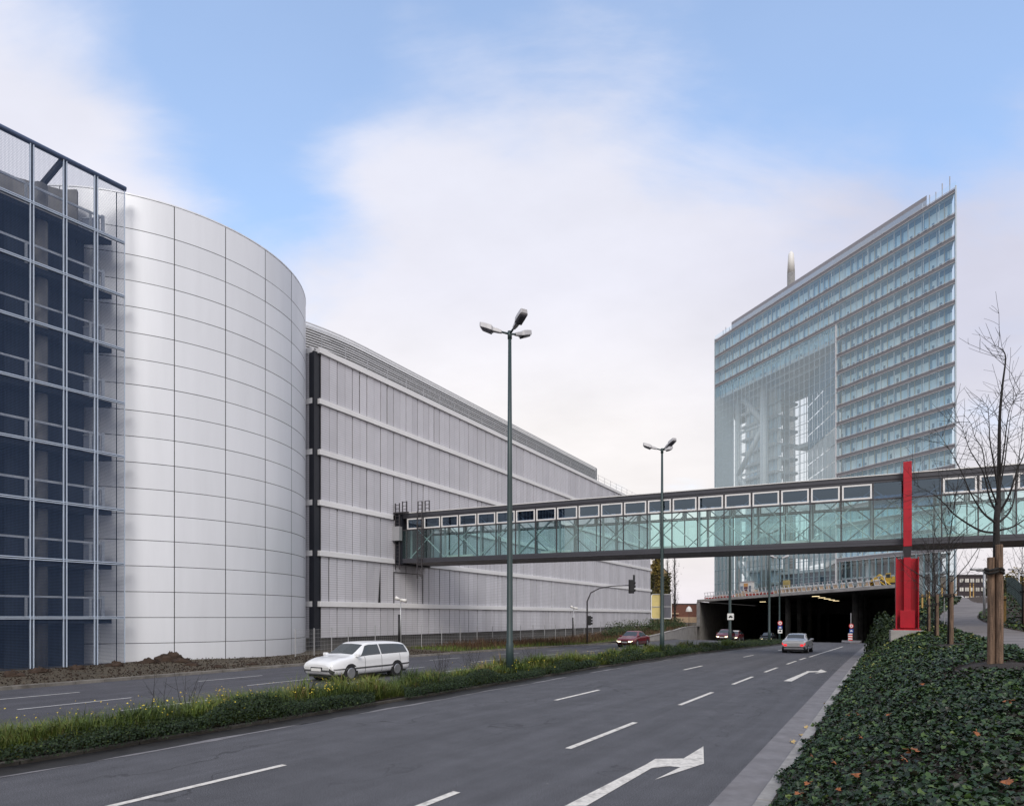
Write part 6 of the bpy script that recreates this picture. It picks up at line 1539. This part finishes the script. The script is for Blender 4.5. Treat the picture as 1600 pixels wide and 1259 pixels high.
# cloud-plane projection for the noise, so clouds flatten toward the horizon
den = math_('ADD', math_('MAXIMUM', sep.outputs[2], 0.0), .42)
px_ = math_('DIVIDE', sep.outputs[0], den); py_ = math_('DIVIDE', sep.outputs[1], den)
cv = N.new('ShaderNodeCombineXYZ'); Lk.new(px_, cv.inputs[0]); Lk.new(py_, cv.inputs[1])
def noise(scale, detail, rough, off=(0,0,0), dist=0.0):
    mp = N.new('ShaderNodeMapping'); mp.inputs['Location'].default_value = off; mp.inputs['Rotation'].default_value = (0,0,.6); mp.inputs['Scale'].default_value = (1,1.5,1); Lk.new(cv.outputs[0], mp.inputs[0])
    n = N.new('ShaderNodeTexNoise'); n.inputs['Scale'].default_value = scale; n.inputs['Detail'].default_value = detail; n.inputs['Roughness'].default_value = rough; n.inputs['Distortion'].default_value = dist; Lk.new(mp.outputs[0], n.inputs['Vector']); return n.outputs['Fac']
n1 = noise(1.7, 6, .52, (2.3,.7,0), .8); n2 = noise(4.5, 5, .5, (5.1,1.7,0), .2)
def pdir(x, y):
    v = np.array([(x-800)/F, 1, (HZ-y)/F]); return v/np.linalg.norm(v)
def blob(x, y, k, amp):
    d = pdir(x, y); n = N.new('ShaderNodeVectorMath'); n.operation = 'DOT_PRODUCT'; n.inputs[1].default_value = tuple(d); Lk.new(DIR, n.inputs[0])
    e = math_('EXPONENT', math_('MULTIPLY', math_('SUBTRACT', n.outputs['Value'], 1.0), k)); return math_('MULTIPLY', e, amp)
SKY_BLOBS = [(330,120,55,.85),(430,270,110,.52),(380,190,90,.2),(210,40,70,.45),(720,-20,60,.70),(900,20,70,.35),(1130,60,45,.62),(1330,90,50,.72),(1500,40,40,.62),(1560,160,60,.12),(500,20,60,.3),
             (740,230,45,-.35),(560,330,90,-.25),(40,130,60,-.65),(230,280,70,-.35),(1250,330,40,-.35),(1000,300,40,-.3),(600,140,120,-.25)]
acc = None
for b in SKY_BLOBS:
    o_ = blob(*b); acc = o_ if acc is None else math_('ADD', acc, o_)
nz = math_('ADD', math_('MULTIPLY', math_('SUBTRACT', n1, .5), 1.25), math_('MULTIPLY', math_('SUBTRACT', n2, .5), 1.25))
def vblob(v, k, amp):
    v = np.array(v, float); v /= np.linalg.norm(v); n = N.new('ShaderNodeVectorMath'); n.operation = 'DOT_PRODUCT'; n.inputs[1].default_value = tuple(v); Lk.new(DIR, n.inputs[0])
    return math_('MULTIPLY', math_('EXPONENT', math_('MULTIPLY', math_('SUBTRACT', n.outputs['Value'], 1.0), k)), amp)
def noise_s(scale, rot, stretch, off):
    mp = N.new('ShaderNodeMapping'); mp.inputs['Location'].default_value = off; mp.inputs['Rotation'].default_value = (0,0,rot); mp.inputs['Scale'].default_value = (1,stretch,1); Lk.new(cv.outputs[0], mp.inputs[0])
    n = N.new('ShaderNodeTexNoise'); n.inputs['Scale'].default_value = scale; n.inputs['Detail'].default_value = 7; n.inputs['Roughness'].default_value = .6; n.inputs['Distortion'].default_value = .5; Lk.new(mp.outputs[0], n.inputs['Vector']); return n.outputs['Fac']
n3 = noise_s(2.4, -.75, 3.2, (1.2,4.4,0))
acc = math_('ADD', acc, math_('MULTIPLY', math_('SUBTRACT', n3, .5), 1.2))
acc = math_('ADD', acc, vblob((-.90,.27,.85), 10, .9))
blue = math_('ADD', acc, nz)
up = N.new('ShaderNodeMapRange'); up.inputs[1].default_value = .40; up.inputs[2].default_value = .62; up.inputs[3].default_value = -.22; up.inputs[4].default_value = .08; Lk.new(sep.outputs[2], up.inputs[0])
blue = math_('ADD', blue, up.outputs[0])
mr = N.new('ShaderNodeMapRange'); mr.interpolation_type = 'SMOOTHSTEP'; mr.inputs[1].default_value = -.05; mr.inputs[2].default_value = 1.15; mr.inputs[4].default_value = .78; Lk.new(blue, mr.inputs[0])
# cloud colour: warm white low, cool lavender higher, with soft variation
cr = N.new('ShaderNodeValToRGB'); el = cr.color_ramp.elements
CL = [(0.0,(.80,.75,.80)),(.12,(.91,.865,.84)),(.28,(.90,.87,.87)),(.45,(.80,.80,.89)),(1.0,(.68,.74,.90))]
while len(el) < len(CL): el.new(.5)
for e, (p_, c_) in zip(el, CL): e.position = p_; e.color = (*c_, 1)
Lk.new(sep.outputs[2], cr.inputs[0])
lav = math_('ADD', math_('MULTIPLY', blob(1560,430,28,1.0), .8), blob(1450,330,60,.25))
mlav = N.new('ShaderNodeMix'); mlav.data_type = 'RGBA'; Lk.new(math_('MINIMUM', lav, .85), mlav.inputs[0]); Lk.new(cr.outputs[0], mlav.inputs[6]); mlav.inputs[7].default_value = (.60,.61,.74,1)
shade = N.new('ShaderNodeMapRange'); shade.inputs[1].default_value = .3; shade.inputs[2].default_value = .7; shade.inputs[3].default_value = .93; shade.inputs[4].default_value = 1.06; Lk.new(noise(2.6, 5, .55, (8,3,0)), shade.inputs[0])
sc_ = N.new('ShaderNodeVectorMath'); sc_.operation = 'SCALE'; Lk.new(mlav.outputs[2], sc_.inputs[0]); Lk.new(math_('MULTIPLY', shade.outputs[0], 7.6), sc_.inputs['Scale'])
sk = N.new('ShaderNodeVectorMath'); sk.operation = 'MULTIPLY'; sk.inputs[1].default_value = (2.05,2.28,2.30); Lk.new(sky.outputs[0], sk.inputs[0])
mx = N.new('ShaderNodeMix'); mx.data_type = 'RGBA'; Lk.new(mr.outputs[0], mx.inputs[0]); Lk.new(sc_.outputs[0], mx.inputs[6]); Lk.new(sk.outputs[0], mx.inputs[7])
Lk.new(mx.outputs[2], bg.inputs['Color'])
sd = bpy.data.lights.new('sun', 'SUN'); sd.energy = 1.35; sd.angle = radians(25); sd.color = (1.0,.95,.88)
so = bpy.data.objects.new('sun', sd); COL.objects.link(so); so.location = (0,-30,60)
from mathutils import Vector
dv = Vector((sin(SUN_AZ)*cos(SUN_EL), cos(SUN_AZ)*cos(SUN_EL), sin(SUN_EL))); so.rotation_euler = dv.to_track_quat('Z', 'Y').to_euler()

vs_ = SC.view_settings; vs_.view_transform = 'Standard'; vs_.look = 'None'; vs_.exposure = 0.50; vs_.gamma = 1.0; vs_.use_curve_mapping = False
SC.cycles.max_bounces = 10; SC.cycles.transparent_max_bounces = 32; SC.cycles.glossy_bounces = 4; SC.cycles.diffuse_bounces = 3
SC.cycles.use_denoising = True; SC.cycles.caustics_reflective = False; SC.cycles.caustics_refractive = False
bpy.context.view_layer.update()
